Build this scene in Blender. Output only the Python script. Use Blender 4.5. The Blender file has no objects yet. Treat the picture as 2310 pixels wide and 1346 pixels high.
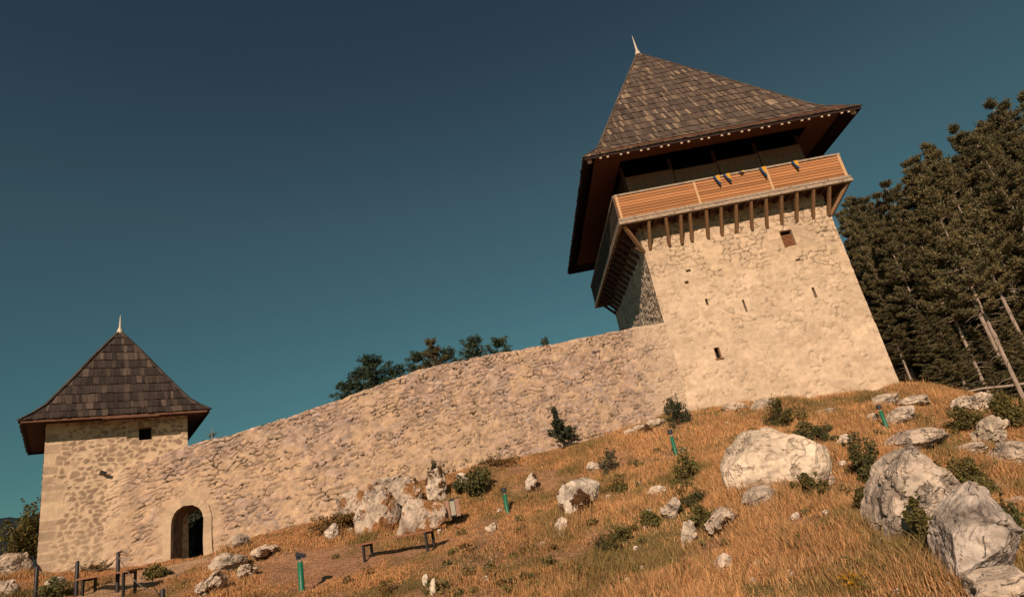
import bpy, bmesh, math, random
import numpy as np
from mathutils import Matrix, Vector

scene = bpy.context.scene
COL = scene.collection

# ------------------------------------------------------------------ camera
FPX, PITCH, ROLL = 1362.5, math.radians(19.21), math.radians(11.38)
F = np.array([0, math.cos(PITCH), math.sin(PITCH)])
R0 = np.array([1., 0, 0]); U0 = np.array([0, -math.sin(PITCH), math.cos(PITCH)])
RC = math.cos(ROLL)*R0 - math.sin(ROLL)*U0
UC = math.sin(ROLL)*R0 + math.cos(ROLL)*U0
cam = bpy.data.cameras.new('camera'); cam_o = bpy.data.objects.new('camera', cam); COL.objects.link(cam_o)
cam.sensor_width = 36; cam.lens = FPX*36/2310; cam.clip_start = .1; cam.clip_end = 20000
m = Matrix.Identity(4)
for i in range(3):
    m[i][0], m[i][1], m[i][2] = RC[i], UC[i], -F[i]
cam_o.matrix_world = m
scene.camera = cam_o

# ------------------------------------------------------------------ sun, sky, exposure
SUN = np.array([-.18, -1, .58]); SUN /= np.linalg.norm(SUN)
EL = math.asin(SUN[2]); AZ = math.atan2(SUN[0], SUN[1])
sun = bpy.data.lights.new('sun', 'SUN'); sun.energy = 4.5; sun.angle = math.radians(.5); sun.color = (1, .74, .55)
sun_o = bpy.data.objects.new('sun', sun); COL.objects.link(sun_o)
sun_o.rotation_euler = Vector((-SUN[0], -SUN[1], -SUN[2])).to_track_quat('-Z', 'Y').to_euler()
w = bpy.data.worlds.new('World'); scene.world = w; w.use_nodes = True
nt = w.node_tree; nt.nodes.clear()
out = nt.nodes.new('ShaderNodeOutputWorld'); bg = nt.nodes.new('ShaderNodeBackground')
sky = nt.nodes.new('ShaderNodeTexSky'); sky.sky_type = 'NISHITA'; sky.sun_disc = False
sky.sun_elevation = EL; sky.sun_rotation = AZ % (2*math.pi); sky.altitude = 600; sky.air_density = 1; sky.dust_density = .6; sky.ozone_density = 1
tc = nt.nodes.new('ShaderNodeTexCoord'); sep = nt.nodes.new('ShaderNodeSeparateXYZ'); ramp = nt.nodes.new('ShaderNodeValToRGB')
mul = nt.nodes.new('ShaderNodeMix'); mul.data_type = 'RGBA'; mul.blend_type = 'MULTIPLY'; mul.inputs[0].default_value = 1
nt.links.new(tc.outputs['Generated'], sep.inputs[0]); nt.links.new(sep.outputs['Z'], ramp.inputs[0])
SKYR = [(0.000, (0.389, 0.694, 0.549)), (0.144, (0.389, 0.694, 0.549)), (0.262, (0.474, 0.768, 0.585)), (0.479, (0.610, 0.805, 0.605)), (0.659, (0.545, 0.645, 0.550)), (1.000, (0.500, 0.580, 0.500))]
ramp.color_ramp.elements[0].position = SKYR[0][0]; ramp.color_ramp.elements[0].color = (*SKYR[0][1], 1)
ramp.color_ramp.elements[1].position = SKYR[-1][0]; ramp.color_ramp.elements[1].color = (*SKYR[-1][1], 1)
for p, c in SKYR[1:-1]:
    e = ramp.color_ramp.elements.new(p); e.color = (*c, 1)
nt.links.new(sky.outputs[0], mul.inputs[6]); nt.links.new(ramp.outputs[0], mul.inputs[7])
nt.links.new(mul.outputs[2], bg.inputs[0]); bg.inputs[1].default_value = .05
nt.links.new(bg.outputs[0], out.inputs[0])
scene.view_settings.view_transform = 'Standard'; scene.view_settings.look = 'None'
scene.view_settings.exposure = .15; scene.view_settings.gamma = 1
scene.render.engine = 'CYCLES'

# ------------------------------------------------------------------ helpers
rng = np.random.default_rng(7)
def ray(px, py): return F + RC*(px-1155)/FPX + UC*(673-py)/FPX
def at(px, py, Y):
    d = ray(px, py); return d*Y/d[1]
def proj(P):
    P = np.asarray(P, float); z = P@F
    return 1155+FPX*(P@RC)/z, 673-FPX*(P@UC)/z
def sstep(a, b, x):
    t = np.clip((x-a)/(b-a), 0, 1); return t*t*(3-2*t)
def hsh(ix, iy, iz, s=0):
    h = (ix.astype(np.int64)*374761393 + iy.astype(np.int64)*668265263 + iz.astype(np.int64)*2147483647 + s*974711) & 0xffffffff
    h = ((h ^ (h >> 13))*1274126177) & 0xffffffff
    h = ((h ^ (h >> 16))*2246822519) & 0xffffffff
    h = h ^ (h >> 15)
    return h/4294967296.
def vnoise(x, y, z, s=0):
    x, y, z = np.broadcast_arrays(np.asarray(x, float), np.asarray(y, float), np.asarray(z, float))
    x0, y0, z0 = np.floor(x), np.floor(y), np.floor(z); fx, fy, fz = x-x0, y-y0, z-z0
    fx, fy, fz = [q*q*q*(q*(q*6-15)+10) for q in (fx, fy, fz)]
    r = 0
    for a in (0, 1):
        for b in (0, 1):
            for c in (0, 1):
                r = r + hsh(x0+a, y0+b, z0+c, s)*(fx if a else 1-fx)*(fy if b else 1-fy)*(fz if c else 1-fz)
    return r*2-1
def fbm(x, y, z=0., o=4, s=0, g=.5):
    r, a = 0, 1.; x = np.asarray(x, float); y = np.asarray(y, float); z = np.asarray(z, float)
    for i in range(o):
        r = r + a*vnoise(x+17.3*i, y-9.1*i, z+5.7*i, s+i); x, y, z = x*2.03, y*2.03, z*2.03; a *= g
    return r
def voro(u, v, s=0, jit=.8):
    """jittered grid cells: nearest and second distance, random per cell"""
    iu, iv = np.floor(u), np.floor(v)
    f1 = np.full(u.shape, 9.); f2 = f1.copy(); i1 = np.zeros(u.shape)
    for a in (-1, 0, 1):
        for b in (-1, 0, 1):
            cu, cv = iu+a, iv+b
            pu = cu+.5+jit*(hsh(cu, cv, cu*0, s)-.5)+.5*(np.abs(cv) % 2); pv = cv+.5+jit*.8*(hsh(cu, cv, cu*0, s+1)-.5)
            for sh in (0,):
                d = np.maximum(np.abs(u-pu), np.abs(v-pv))*.55+.45*np.hypot(u-pu, v-pv)
                idv = hsh(cu, cv, cu*0, s+2)
                nr = d < f1
                f2 = np.where(nr, f1, np.minimum(f2, d)); i1 = np.where(nr, idv, i1); f1 = np.where(nr, d, f1)
    # one extra column on the left for the shifted rows
    for b in (-1, 0, 1):
        cu, cv = iu-2, iv+b
        pu = cu+.5+jit*(hsh(cu, cv, cu*0, s)-.5)+.5*(np.abs(cv) % 2); pv = cv+.5+jit*.8*(hsh(cu, cv, cu*0, s+1)-.5)
        d = np.maximum(np.abs(u-pu), np.abs(v-pv))*.55+.45*np.hypot(u-pu, v-pv); idv = hsh(cu, cv, cu*0, s+2)
        nr = d < f1
        f2 = np.where(nr, f1, np.minimum(f2, d)); i1 = np.where(nr, idv, i1); f1 = np.where(nr, d, f1)
    return f1, f2, i1

class MB:
    def __init__(s): s.v = []; s.n = 0; s.f3 = []; s.f4 = []; s.c = []; s.big = []
    def add(s, v, f, c=(1, 1, 1)):
        v = np.asarray(v, float).reshape(-1, 3); f = np.asarray(f, int)
        (s.f4 if f.shape[1] == 4 else s.f3).append(f+s.n)
        c = np.asarray(c, float)
        s.c.append(np.broadcast_to(c, (len(v), 3)) if c.ndim == 1 else c)
        s.v.append(v); s.n += len(v)
    def box(s, c, ax, h, col=(1, 1, 1), taper=1.):
        """c centre, ax three axes, h half sizes"""
        ax = np.asarray(ax, float); v = []
        for k in (-1, 1):
            tp = taper if k > 0 else 1
            for a, b in ((-1, -1), (1, -1), (1, 1), (-1, 1)):
                v.append(np.asarray(c)+ax[0]*a*h[0]*tp+ax[1]*b*h[1]*tp+ax[2]*k*h[2])
        s.add(v, [(0, 3, 2, 1), (4, 5, 6, 7), (0, 1, 5, 4), (1, 2, 6, 5), (2, 3, 7, 6), (3, 0, 4, 7)], col)
    def beam(s, a, b, wd, hg, up=(0, 0, 1), col=(1, 1, 1), taper=1.):
        a, b = np.asarray(a, float), np.asarray(b, float); d = b-a; L = np.linalg.norm(d); d = d/L
        sd = np.cross(d, up); sd /= np.linalg.norm(sd); u2 = np.cross(sd, d)
        s.box((a+b)/2, (sd, u2, d), (wd/2, hg/2, L/2), col, taper)
    def tube(s, pts, rad, n=8, col=(1, 1, 1), cap=True):
        pts = np.asarray(pts, float); k = len(pts); rad = np.broadcast_to(np.asarray(rad, float), (k,))
        V = []; tg = np.gradient(pts, axis=0)
        ref = np.array([.3, .9, .31])
        for i in range(k):
            d = tg[i]/(np.linalg.norm(tg[i])+1e-9); a = np.cross(d, ref if abs(d@ref) < .9 else np.array([1., 0, 0])); a /= np.linalg.norm(a); b = np.cross(d, a)
            th = np.arange(n)*2*math.pi/n
            V.append(pts[i]+rad[i]*(np.cos(th)[:, None]*a+np.sin(th)[:, None]*b))
        V = np.concatenate(V); f = []
        for i in range(k-1):
            for j in range(n):
                j2 = (j+1) % n; f.append((i*n+j, i*n+j2, (i+1)*n+j2, (i+1)*n+j))
        s.add(V, f, col)
        if cap:
            for i in (0, k-1):
                c = s.n; ring = V[i*n:(i+1)*n]
                s.add(np.vstack([ring, pts[i]]), [(j, (j+1) % n, n) if i else ((j+1) % n, j, n) for j in range(n)], col)
    def grid(s, P, mask=None, C=(1, 1, 1), flip=False):
        nu, nv = P.shape[:2]; idx = np.arange(nu*nv).reshape(nu, nv)
        q = np.stack([idx[:-1, :-1], idx[1:, :-1], idx[1:, 1:], idx[:-1, 1:]], -1)
        if flip: q = q[..., ::-1]
        q = q[mask] if mask is not None else q.reshape(-1, 4)
        C = np.asarray(C, float)
        s.add(P.reshape(-1, 3), q, C.reshape(-1, 3) if C.ndim == 3 else C)
    def build(s, name, mat=None, parent=None, smooth=False, loc=None):
        v = np.concatenate(s.v); me = bpy.data.meshes.new(name)
        if loc is not None: v = v-np.asarray(loc)
        me.vertices.add(len(v)); me.vertices.foreach_set('co', v.ravel())
        f4 = np.concatenate(s.f4) if s.f4 else np.zeros((0, 4), int); f3 = np.concatenate(s.f3) if s.f3 else np.zeros((0, 3), int)
        li = np.concatenate([f4.ravel(), f3.ravel()]); nf = len(f4)+len(f3)
        me.loops.add(len(li)); me.loops.foreach_set('vertex_index', li.astype(np.int32))
        me.polygons.add(nf)
        st = np.concatenate([np.arange(len(f4))*4, len(f4)*4+np.arange(len(f3))*3]); me.polygons.foreach_set('loop_start', st.astype(np.int32))
        me.polygons.foreach_set('use_smooth', np.full(nf, smooth))
        me.update(calc_edges=True)
        a = me.color_attributes.new('Col', 'FLOAT_COLOR', 'POINT'); c = np.concatenate(s.c)
        a.data.foreach_set('color', np.hstack([c, np.ones((len(c), 1))]).astype(np.float32).ravel())
        me.validate()
        if mat: me.materials.append(mat)
        o = bpy.data.objects.new(name, me); COL.objects.link(o)
        if loc is not None: o.location = loc
        if parent: o.parent = parent
        return o
def tag(o, label, cat, group=None, kind=None):
    if label: o['label'] = label
    if cat: o['category'] = cat
    if group: o['group'] = group
    if kind: o['kind'] = kind
    return o
def empty(name, loc, label, cat, group=None, rz=0):
    o = bpy.data.objects.new(name, None); COL.objects.link(o); o.location = tuple(loc); o.rotation_euler = (0, 0, rz); o.empty_display_size = .2
    return tag(o, label, cat, group)
def dup(root, loc, rz=0, sc=1., label=None, group=None, cat=None):
    r = root.copy(); COL.objects.link(r); r.location = tuple(loc); r.rotation_euler = (0, 0, rz); r.scale = (sc, sc, sc) if np.isscalar(sc) else tuple(sc)
    tag(r, label, cat, group)
    for ch in list(root.children):
        c = ch.copy(); COL.objects.link(c); c.parent = r
    return r

# ------------------------------------------------------------------ materials
def cracks(mt, sc, dark, bd):
    t = mt.node_tree; N = t.nodes; L = t.links; bs = N['Principled BSDF']; tcn = N.new('ShaderNodeTexCoord')
    n = N.new('ShaderNodeTexNoise'); n.inputs['Scale'].default_value = sc*1.3; n.inputs['Detail'].default_value = 5; L.new(tcn.outputs['Object'], n.inputs[0])
    mx = N.new('ShaderNodeMix'); mx.data_type = 'VECTOR'; mx.inputs[0].default_value = .5; L.new(tcn.outputs['Object'], mx.inputs[4]); L.new(n.outputs['Color'], mx.inputs[5])
    v = N.new('ShaderNodeTexVoronoi'); v.feature = 'DISTANCE_TO_EDGE'; v.inputs['Scale'].default_value = sc; L.new(mx.outputs[1], v.inputs[0])
    r = N.new('ShaderNodeMapRange'); r.inputs[1].default_value = 0; r.inputs[2].default_value = .028; r.inputs[3].default_value = 0; r.inputs[4].default_value = 1; nm = N.new('ShaderNodeTexNoise'); nm.inputs['Scale'].default_value = sc*.8; nm.inputs['Detail'].default_value = 3; L.new(tcn.outputs['Object'], nm.inputs[0]); mk = N.new('ShaderNodeMapRange'); mk.inputs[1].default_value = .50; mk.inputs[2].default_value = .44; mk.inputs[3].default_value = 0; mk.inputs[4].default_value = .06; L.new(nm.outputs[0], mk.inputs[0]); ad = N.new('ShaderNodeMath'); L.new(v.outputs['Distance'], ad.inputs[0]); L.new(mk.outputs[0], ad.inputs[1]); L.new(ad.outputs[0], r.inputs[0])
    r2 = N.new('ShaderNodeMapRange'); r2.inputs[3].default_value = 1-dark; r2.inputs[4].default_value = 1; L.new(r.outputs[0], r2.inputs[0])
    src = bs.inputs['Base Color'].links[0].from_socket; vm = N.new('ShaderNodeVectorMath'); vm.operation = 'SCALE'; L.new(src, vm.inputs[0]); L.new(r2.outputs[0], vm.inputs['Scale']); L.new(vm.outputs[0], bs.inputs['Base Color'])
    b0 = bs.inputs['Normal'].links[0].from_socket; b = N.new('ShaderNodeBump'); b.inputs['Strength'].default_value = .8; b.inputs['Distance'].default_value = bd; L.new(r.outputs[0], b.inputs['Height']); L.new(b0, b.inputs['Normal']); L.new(b.outputs[0], bs.inputs['Normal'])
    return mt
def pmat(name, col=(.5, .5, .5), attr=False, nscale=6, namt=.35, nvec=(1, 1, 1), bscale=25, bstr=.4, bdist=.02, rough=.9, spec=.15, col2=None, c2scale=2., c2lo=.5, c2hi=.6, trans=0, metal=0, rnd=0):
    mt = bpy.data.materials.new(name); mt.use_nodes = True; t = mt.node_tree; N = t.nodes; L = t.links
    bs = N['Principled BSDF']; bs.inputs['Roughness'].default_value = rough; bs.inputs['Specular IOR Level'].default_value = spec; bs.inputs['Metallic'].default_value = metal
    tcn = N.new('ShaderNodeTexCoord'); mp = N.new('ShaderNodeMapping'); mp.inputs['Scale'].default_value = nvec; L.new(tcn.outputs['Object'], mp.inputs[0])
    if attr:
        a = N.new('ShaderNodeAttribute'); a.attribute_name = 'Col'; base = a.outputs['Color']
    else:
        a = N.new('ShaderNodeRGB'); a.outputs[0].default_value = (*col, 1); base = a.outputs[0]
    if col2 is not None:
        n2 = N.new('ShaderNodeTexNoise'); n2.inputs['Scale'].default_value = c2scale; n2.inputs['Detail'].default_value = 8; n2.inputs['Roughness'].default_value = .65; L.new(mp.outputs[0], n2.inputs[0])
        r2 = N.new('ShaderNodeMapRange'); r2.inputs[1].default_value = c2lo; r2.inputs[2].default_value = c2hi; L.new(n2.outputs[0], r2.inputs[0])
        mx = N.new('ShaderNodeMix'); mx.data_type = 'RGBA'; L.new(r2.outputs[0], mx.inputs[0]); L.new(base, mx.inputs[6]); mx.inputs[7].default_value = (*col2, 1); base = mx.outputs[2]
    n = N.new('ShaderNodeTexNoise'); n.inputs['Scale'].default_value = nscale; n.inputs['Detail'].default_value = 7; n.inputs['Roughness'].default_value = .6; L.new(mp.outputs[0], n.inputs[0])
    mr = N.new('ShaderNodeMapRange'); mr.inputs[1].default_value = .25; mr.inputs[2].default_value = .75; mr.inputs[3].default_value = 1-namt; mr.inputs[4].default_value = 1+namt; L.new(n.outputs[0], mr.inputs[0])
    fac = mr.outputs[0]
    if rnd:
        oi = N.new('ShaderNodeObjectInfo'); m2 = N.new('ShaderNodeMapRange'); m2.inputs[3].default_value = 1-rnd; m2.inputs[4].default_value = 1+rnd; L.new(oi.outputs['Random'], m2.inputs[0])
        mm = N.new('ShaderNodeMath'); mm.operation = 'MULTIPLY'; L.new(fac, mm.inputs[0]); L.new(m2.outputs[0], mm.inputs[1]); fac = mm.outputs[0]
    vm = N.new('ShaderNodeVectorMath'); vm.operation = 'SCALE'; L.new(base, vm.inputs[0]); L.new(fac, vm.inputs['Scale'])
    L.new(vm.outputs[0], bs.inputs['Base Color'])
    if bstr:
        nb = N.new('ShaderNodeTexNoise'); nb.inputs['Scale'].default_value = bscale; nb.inputs['Detail'].default_value = 6; L.new(mp.outputs[0], nb.inputs[0])
        b = N.new('ShaderNodeBump'); b.inputs['Strength'].default_value = bstr; b.inputs['Distance'].default_value = bdist; L.new(nb.outputs[0], b.inputs['Height']); L.new(b.outputs[0], bs.inputs['Normal'])
    if trans:
        tr = N.new('ShaderNodeBsdfTranslucent'); L.new(vm.outputs[0], tr.inputs[0]); ms = N.new('ShaderNodeMixShader'); ms.inputs[0].default_value = trans
        L.new(bs.outputs[0], ms.inputs[1]); L.new(tr.outputs[0], ms.inputs[2]); L.new(ms.outputs[0], N['Material Output'].inputs[0])
    return mt
M_masonry = pmat('rubble_masonry', attr=True, nscale=5, namt=.16, bscale=22, bstr=.55, bdist=.03)
M_ground = pmat('dry_ground', attr=True, nscale=9, namt=.5, bscale=22, bstr=1., bdist=.08)
M_shingle = pmat('wooden_shingle', attr=True, nscale=9, namt=.3, nvec=(1, 1, .25), bscale=30, bstr=.4, bdist=.015)
M_oldwood = pmat('weathered_wood', (.36, .29, .22), nscale=14, namt=.35, bscale=24, bstr=.5, bdist=.02, col2=(.16, .11, .08), c2scale=5, c2lo=.52, c2hi=.68)
M_plank = pmat('orange_larch_plank', (.50, .235, .085), attr=True, nscale=10, namt=.18, nvec=(.35, 1, 3), bscale=18, bstr=.3, bdist=.01)
M_brace = pmat('brown_beam', (.23, .135, .07), nscale=12, namt=.35, bscale=20, bstr=.4)
M_darkwood = pmat('dark_wood_and_shade', (.10, .055, .04), nscale=8, namt=.3, bstr=.2)
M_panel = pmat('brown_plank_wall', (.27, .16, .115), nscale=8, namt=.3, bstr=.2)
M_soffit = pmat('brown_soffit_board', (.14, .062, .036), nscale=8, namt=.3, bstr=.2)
M_black = pmat('black_roof_lining', (.035, .022, .02), nscale=5, namt=.3, bstr=.1)
M_pale = pmat('pale_cut_timber', (.62, .50, .38), nscale=18, namt=.2, bstr=.2)
M_tin = pmat('pale_tin_finial', (.55, .47, .38), nscale=8, namt=.15, rough=.5, spec=.4, bstr=.05)
M_void = pmat('dark_interior', (.012, .01, .009), namt=.1, bstr=0)
M_iron = pmat('dark_iron', (.022, .02, .022), nscale=10, namt=.3, rough=.55, spec=.4, bstr=.1)
M_seat = pmat('brown_seat_board', (.23, .11, .065), nscale=9, namt=.3, bstr=.2)
M_green = pmat('green_painted_steel', (.012, .135, .075), nscale=6, namt=.15, rough=.45, spec=.4, bstr=.05)
M_head = pmat('dark_lamp_housing', (.03, .035, .05), nscale=6, namt=.2, rough=.5, spec=.4, bstr=.05)
M_slat = pmat('bin_slat_wood', (.34, .21, .15), nscale=12, namt=.3, bstr=.2)
M_zinc = pmat('zinc_bin_liner', (.36, .34, .27), nscale=5, namt=.15, rough=.5, spec=.4, bstr=.05)
M_rock = pmat('grey_limestone', attr=True, nscale=3.2, namt=.30, bscale=9, bstr=.9, bdist=.07, col2=(.17, .145, .125), c2scale=3.0, c2lo=.53, c2hi=.66)
M_outcrop = pmat('soil_patched_limestone', attr=True, nscale=3.5, namt=.30, bscale=10, bstr=.8, bdist=.06, col2=(.25, .12, .05), c2scale=1.3, c2lo=.49, c2hi=.54)
M_cream = pmat('cream_limestone', attr=True, nscale=3.2, namt=.28, bscale=7, bstr=1., bdist=.09, col2=(.22, .16, .12), c2scale=3.0, c2lo=.55, c2hi=.66)
M_moss = pmat('mossy_limestone', attr=True, nscale=3.5, namt=.30, bscale=10, bstr=.8, bdist=.06, col2=(.075, .036, .015), c2scale=2.2, c2lo=.49, c2hi=.53)
for _m in (M_rock, M_moss, M_outcrop): cracks(_m, 2.3, .45, .05)
cracks(M_cream, 1.9, .25, .03)
M_bark = pmat('pine_bark', (.33, .265, .215), nscale=5, namt=.45, nvec=(2, 2, .5), bscale=14, bstr=.7, bdist=.03)
M_needle = pmat('pine_needles', attr=True, nscale=.5, namt=.35, bstr=0, trans=.25, rough=.7, rnd=.25)
M_leaf = pmat('shrub_leaves', attr=True, nscale=1.5, namt=.3, bstr=0, trans=.25, rough=.7, rnd=.2)
M_grass = pmat('dry_grass_blades', attr=True, nscale=.7, namt=.22, bstr=0, trans=.2, rough=.8)
M_flag = pmat('pennant_cloth', attr=True, nscale=20, namt=.1, bstr=.05)
M_rope = pmat('grey_rope', (.16, .13, .10), namt=.2, bstr=.1)
M_hill = pmat('forested_far_hill', (.016, .03, .036), nscale=.02, namt=.35, bscale=.05, bstr=.6, bdist=20)

# ------------------------------------------------------------------ layout of the buildings
TA = .027; TT = np.array([math.cos(TA), math.sin(TA), 0]); TN = np.array([-math.sin(TA), math.cos(TA), 0]); T0 = np.array([11.213, 27, 0])
def TW(u, v, z): return T0+TT*u+TN*v+np.array([0, 0, z])
SP = .661; ST = np.array([math.cos(SP), math.sin(SP), 0]); SN = np.array([-math.sin(SP), math.cos(SP), 0]); S0 = np.array([-16.886, 24, 0])
def SW(u, v, z): return S0+ST*u+SN*v+np.array([0, 0, z])
WALL = np.array([(-16.0, 21.9, 4.0), (-14.6, 22.35, 4.36), (-13.15, 22.6, 4.68), (-11.8, 22.85, 4.78), (-10.4, 23.1, 5.0), (-9, 23.35, 5.25), (-7.6, 23.6, 5.5), (-6.1, 23.88, 5.82), (-5.2, 24.05, 6.02), (-4.4, 24.25, 6.2), (-2.3, 24.8, 6.43), (1.2, 25.6, 6.53), (4.7, 26.4, 6.71), (6.62, 26.86, 6.78)])

# ------------------------------------------------------------------ terrain
ctrl = [at(*q) for q in [
 (1540, 930, 26.8), (1650, 917, 27), (1750, 903, 27), (1850, 897, 27), (1950, 888, 27), (2040, 876, 27), (2130, 880, 28.5), (2310, 945, 28),
 (245, 1292, 22.0), (330, 1277, 22.2), (424, 1264, 22.5), (510, 1245, 22.7), (600, 1205, 22.9), (765, 1160, 23.3), (850, 1125, 23.6), (945, 1085, 24.0), (1060, 1052, 24.6), (1240, 1015, 25.4), (1410, 968, 26.2), (1480, 945, 26.5),
 (90, 1292, 20.8), (20, 1300, 20.5), (680, 1330, 15), (830, 1258, 17.2), (975, 1222, 17.6), (1030, 1187, 19), (1146, 1160, 20.3), (1527, 1032, 21.5), (2000, 968, 21.5),
 (1740, 1088, 15), (2030, 1225, 10.3), (2190, 1322, 8.6), (1600, 1346, 9.5), (1155, 1346, 11.7), (900, 1346, 13), (300, 1340, 17.0), (120, 1350, 17.5), (1300, 1165, 16.2), (1630, 1205, 13.2), (2300, 1100, 15), (2290, 1200, 11.5), (2200, 1000, 19), (1860, 1000, 19), (1400, 1230, 14.2), (1900, 1180, 11.5)]]
ctrl += [np.array(q, float) for q in [(0, 0, -2.3), (-8, 3, -2.4), (8, 2, -2.9), (0, -9, -3.4), (20, 5, -3.2), (-20, 8, -2.2), (-26, 18, -1.2), (-26, 27, -1.5), (-16, 30, -.5), (-4, 34, 1.6), (11, 34, 2.2), (11, 42, 1.8), (22, 34, 1.6), (30, 30, .6), (40, 32, .8), (28, 42, 2.5), (45, 45, 4), (30, 55, 6), (10, 55, 1), (-10, 48, -3), (-28, 45, -5), (40, 12, -1.5), (30, 20, .0)]]
ctrl = np.array(ctrl)
def _phi(r2): return .5*r2*np.log(r2+1e-9)
def _tps(P, reg=.02):
    n = len(P); d2 = ((P[:, None, :2]-P[None, :, :2])**2).sum(-1)
    A = np.zeros((n+3, n+3)); A[:n, :n] = _phi(d2)+reg*np.eye(n)*10; A[:n, n] = 1; A[:n, n+1:] = P[:, :2]; A[n:, :n] = A[:n, n:].T
    return np.linalg.solve(A, np.concatenate([P[:, 2], [0, 0, 0]]))
TPS = _tps(ctrl)
def H(x, y):
    x, y = np.broadcast_arrays(np.asarray(x, float), np.asarray(y, float)); sh = x.shape; x = x.ravel(); y = y.ravel()
    xc, yc = np.clip(x, -30, 46), np.clip(y, -12, 58)
    r = np.zeros(len(x))
    for i0 in range(0, len(x), 20000):
        sl = slice(i0, i0+20000); d2 = (xc[sl, None]-ctrl[:, 0])**2+(yc[sl, None]-ctrl[:, 1])**2
        r[sl] = _phi(d2)@TPS[:len(ctrl)]+TPS[-3]+TPS[-2]*xc[sl]+TPS[-1]*yc[sl]
    od = np.hypot(x-xc, y-yc)
    near = sstep(24, 18, y)
    r = r+.10*fbm(x*.45, y*.45, 0, 4, 3)+.035*fbm(x*2.1, y*2.1, 0, 3, 9)
    r = r-np.minimum(od*.28, 160)+sstep(10, 200, od)*6*fbm(x*.02, y*.02, 0, 4, 5)
    return r.reshape(sh)
def ground_at(px, py, y0=5., y1=60.):
    d = ray(px, py); Y = np.arange(y0, y1, .04); P = d[None]*(Y/d[1])[:, None]
    hz = H(P[:, 0], P[:, 1]); k = np.nonzero(P[:, 2] < hz)[0]
    i = k[0] if len(k) else len(Y)-1
    lim = 1e9
    if -16 < P[i][0] < 6.6: lim = np.interp(P[i][0], WALL[:, 0], WALL[:, 1])-.25
    elif 6.6 <= P[i][0] < 15.9: lim = 26.7
    if P[i][1] > lim and P[i][1] < lim+6:
        p = d*lim/d[1]; p[2] = float(H(p[0], p[1])); return p
    p = P[i].copy(); p[2] = hz[i]; return p

def seg_dist(x, y, pts):
    d = np.full(np.shape(x), 1e9)
    for (a, b) in zip(pts[:-1], pts[1:]):
        a, b = np.array(a[:2]), np.array(b[:2]); ab = b-a; t = np.clip(((x-a[0])*ab[0]+(y-a[1])*ab[1])/(ab@ab), 0, 1)
        d = np.minimum(d, np.hypot(x-a[0]-t*ab[0], y-a[1]-t*ab[1]))
    return d
PATH = [ground_at(*q) for q in [(428, 1268), (370, 1290), (300, 1318), (215, 1343)]]
TRACK = [ground_at(*q) for q in [(560, 1290), (700, 1265), (850, 1275), (980, 1235), (1100, 1190)]]
def worn(x, y):
    """1 where feet have worn the turf short"""
    a = sstep(2.3, .4, seg_dist(x, y, TRACK)+.5*fbm(x, y, 0, 3, 21)); b = sstep(1.3, .5, seg_dist(x, y, PATH)+.25*fbm(x*1.5, y*1.5, 0, 3, 22))
    return a, b
def lines(fine, lo, hi, step, far):
    a = list(np.arange(lo, hi+1e-6, step)); s = step; p = hi
    while p < far: s *= 1.22; p += s; a.append(p)
    s = step; p = lo; b = []
    while p > -far: s *= 1.22; p -= s; b.append(p)
    return np.array(b[::-1]+a)
gx = lines(0, -24, 30, .13, 4000); gy = lines(0, 3, 31, .13, 4000)
X, Y = np.meshgrid(gx, gy, indexing='ij'); Z = H(X, Y)
n1 = fbm(X*.35, Y*.35, 0, 4, 31); n2 = fbm(X*1.7, Y*1.7, 0, 4, 41)
n3 = fbm(X*5, Y*5, 0, 3, 51); cg = np.array([.33, .190, .105])[None, None]*(1+.25*n2[..., None]+.30*n3[..., None])
cg = cg+(np.array([.19, .14, .055])-cg)*sstep(.15, .6, n1+.4*n2)[..., None]
wa, wb = worn(X, Y)
cg = cg+(np.array([.38, .215, .13])*(1+.15*n2[..., None])-cg)*(.75*wa)[..., None]
cg = cg+(np.array([.46, .30, .18])*(1+.12*n2[..., None])-cg)*wb[..., None]
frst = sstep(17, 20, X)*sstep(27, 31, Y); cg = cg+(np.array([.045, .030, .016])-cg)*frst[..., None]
far = sstep(60, 160, np.hypot(X, Y)); cg = cg+(np.array([.03, .045, .03])-cg)*far[..., None]
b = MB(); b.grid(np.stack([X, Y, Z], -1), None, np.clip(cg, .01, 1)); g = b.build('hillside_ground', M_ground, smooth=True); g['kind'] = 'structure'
# far wooded ridge across the valley
th = np.radians(np.linspace(-86, 60, 220)); rr = np.linspace(0, 1, 24)
TH, RR = np.meshgrid(th, rr, indexing='ij'); D = 2300+1500*RR
deg = np.degrees(TH)
zz = -190+(556-330*sstep(-34, 0, deg)-120*sstep(-50, -80, deg)+26*fbm(deg*.12, RR*2, 0, 4, 61))*np.sin(np.clip(RR*1.9, 0, 1.57))**.8+9*fbm(deg*1.2, RR*9, 0, 4, 62)
b = MB(); b.grid(np.stack([np.sin(TH)*D, np.cos(TH)*D, zz], -1)); hl = b.build('far_hills', M_hill, smooth=True); hl['kind'] = 'structure'
hl.data.polygons.foreach_set('use_smooth', np.ones(len(hl.data.polygons), bool))

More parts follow.
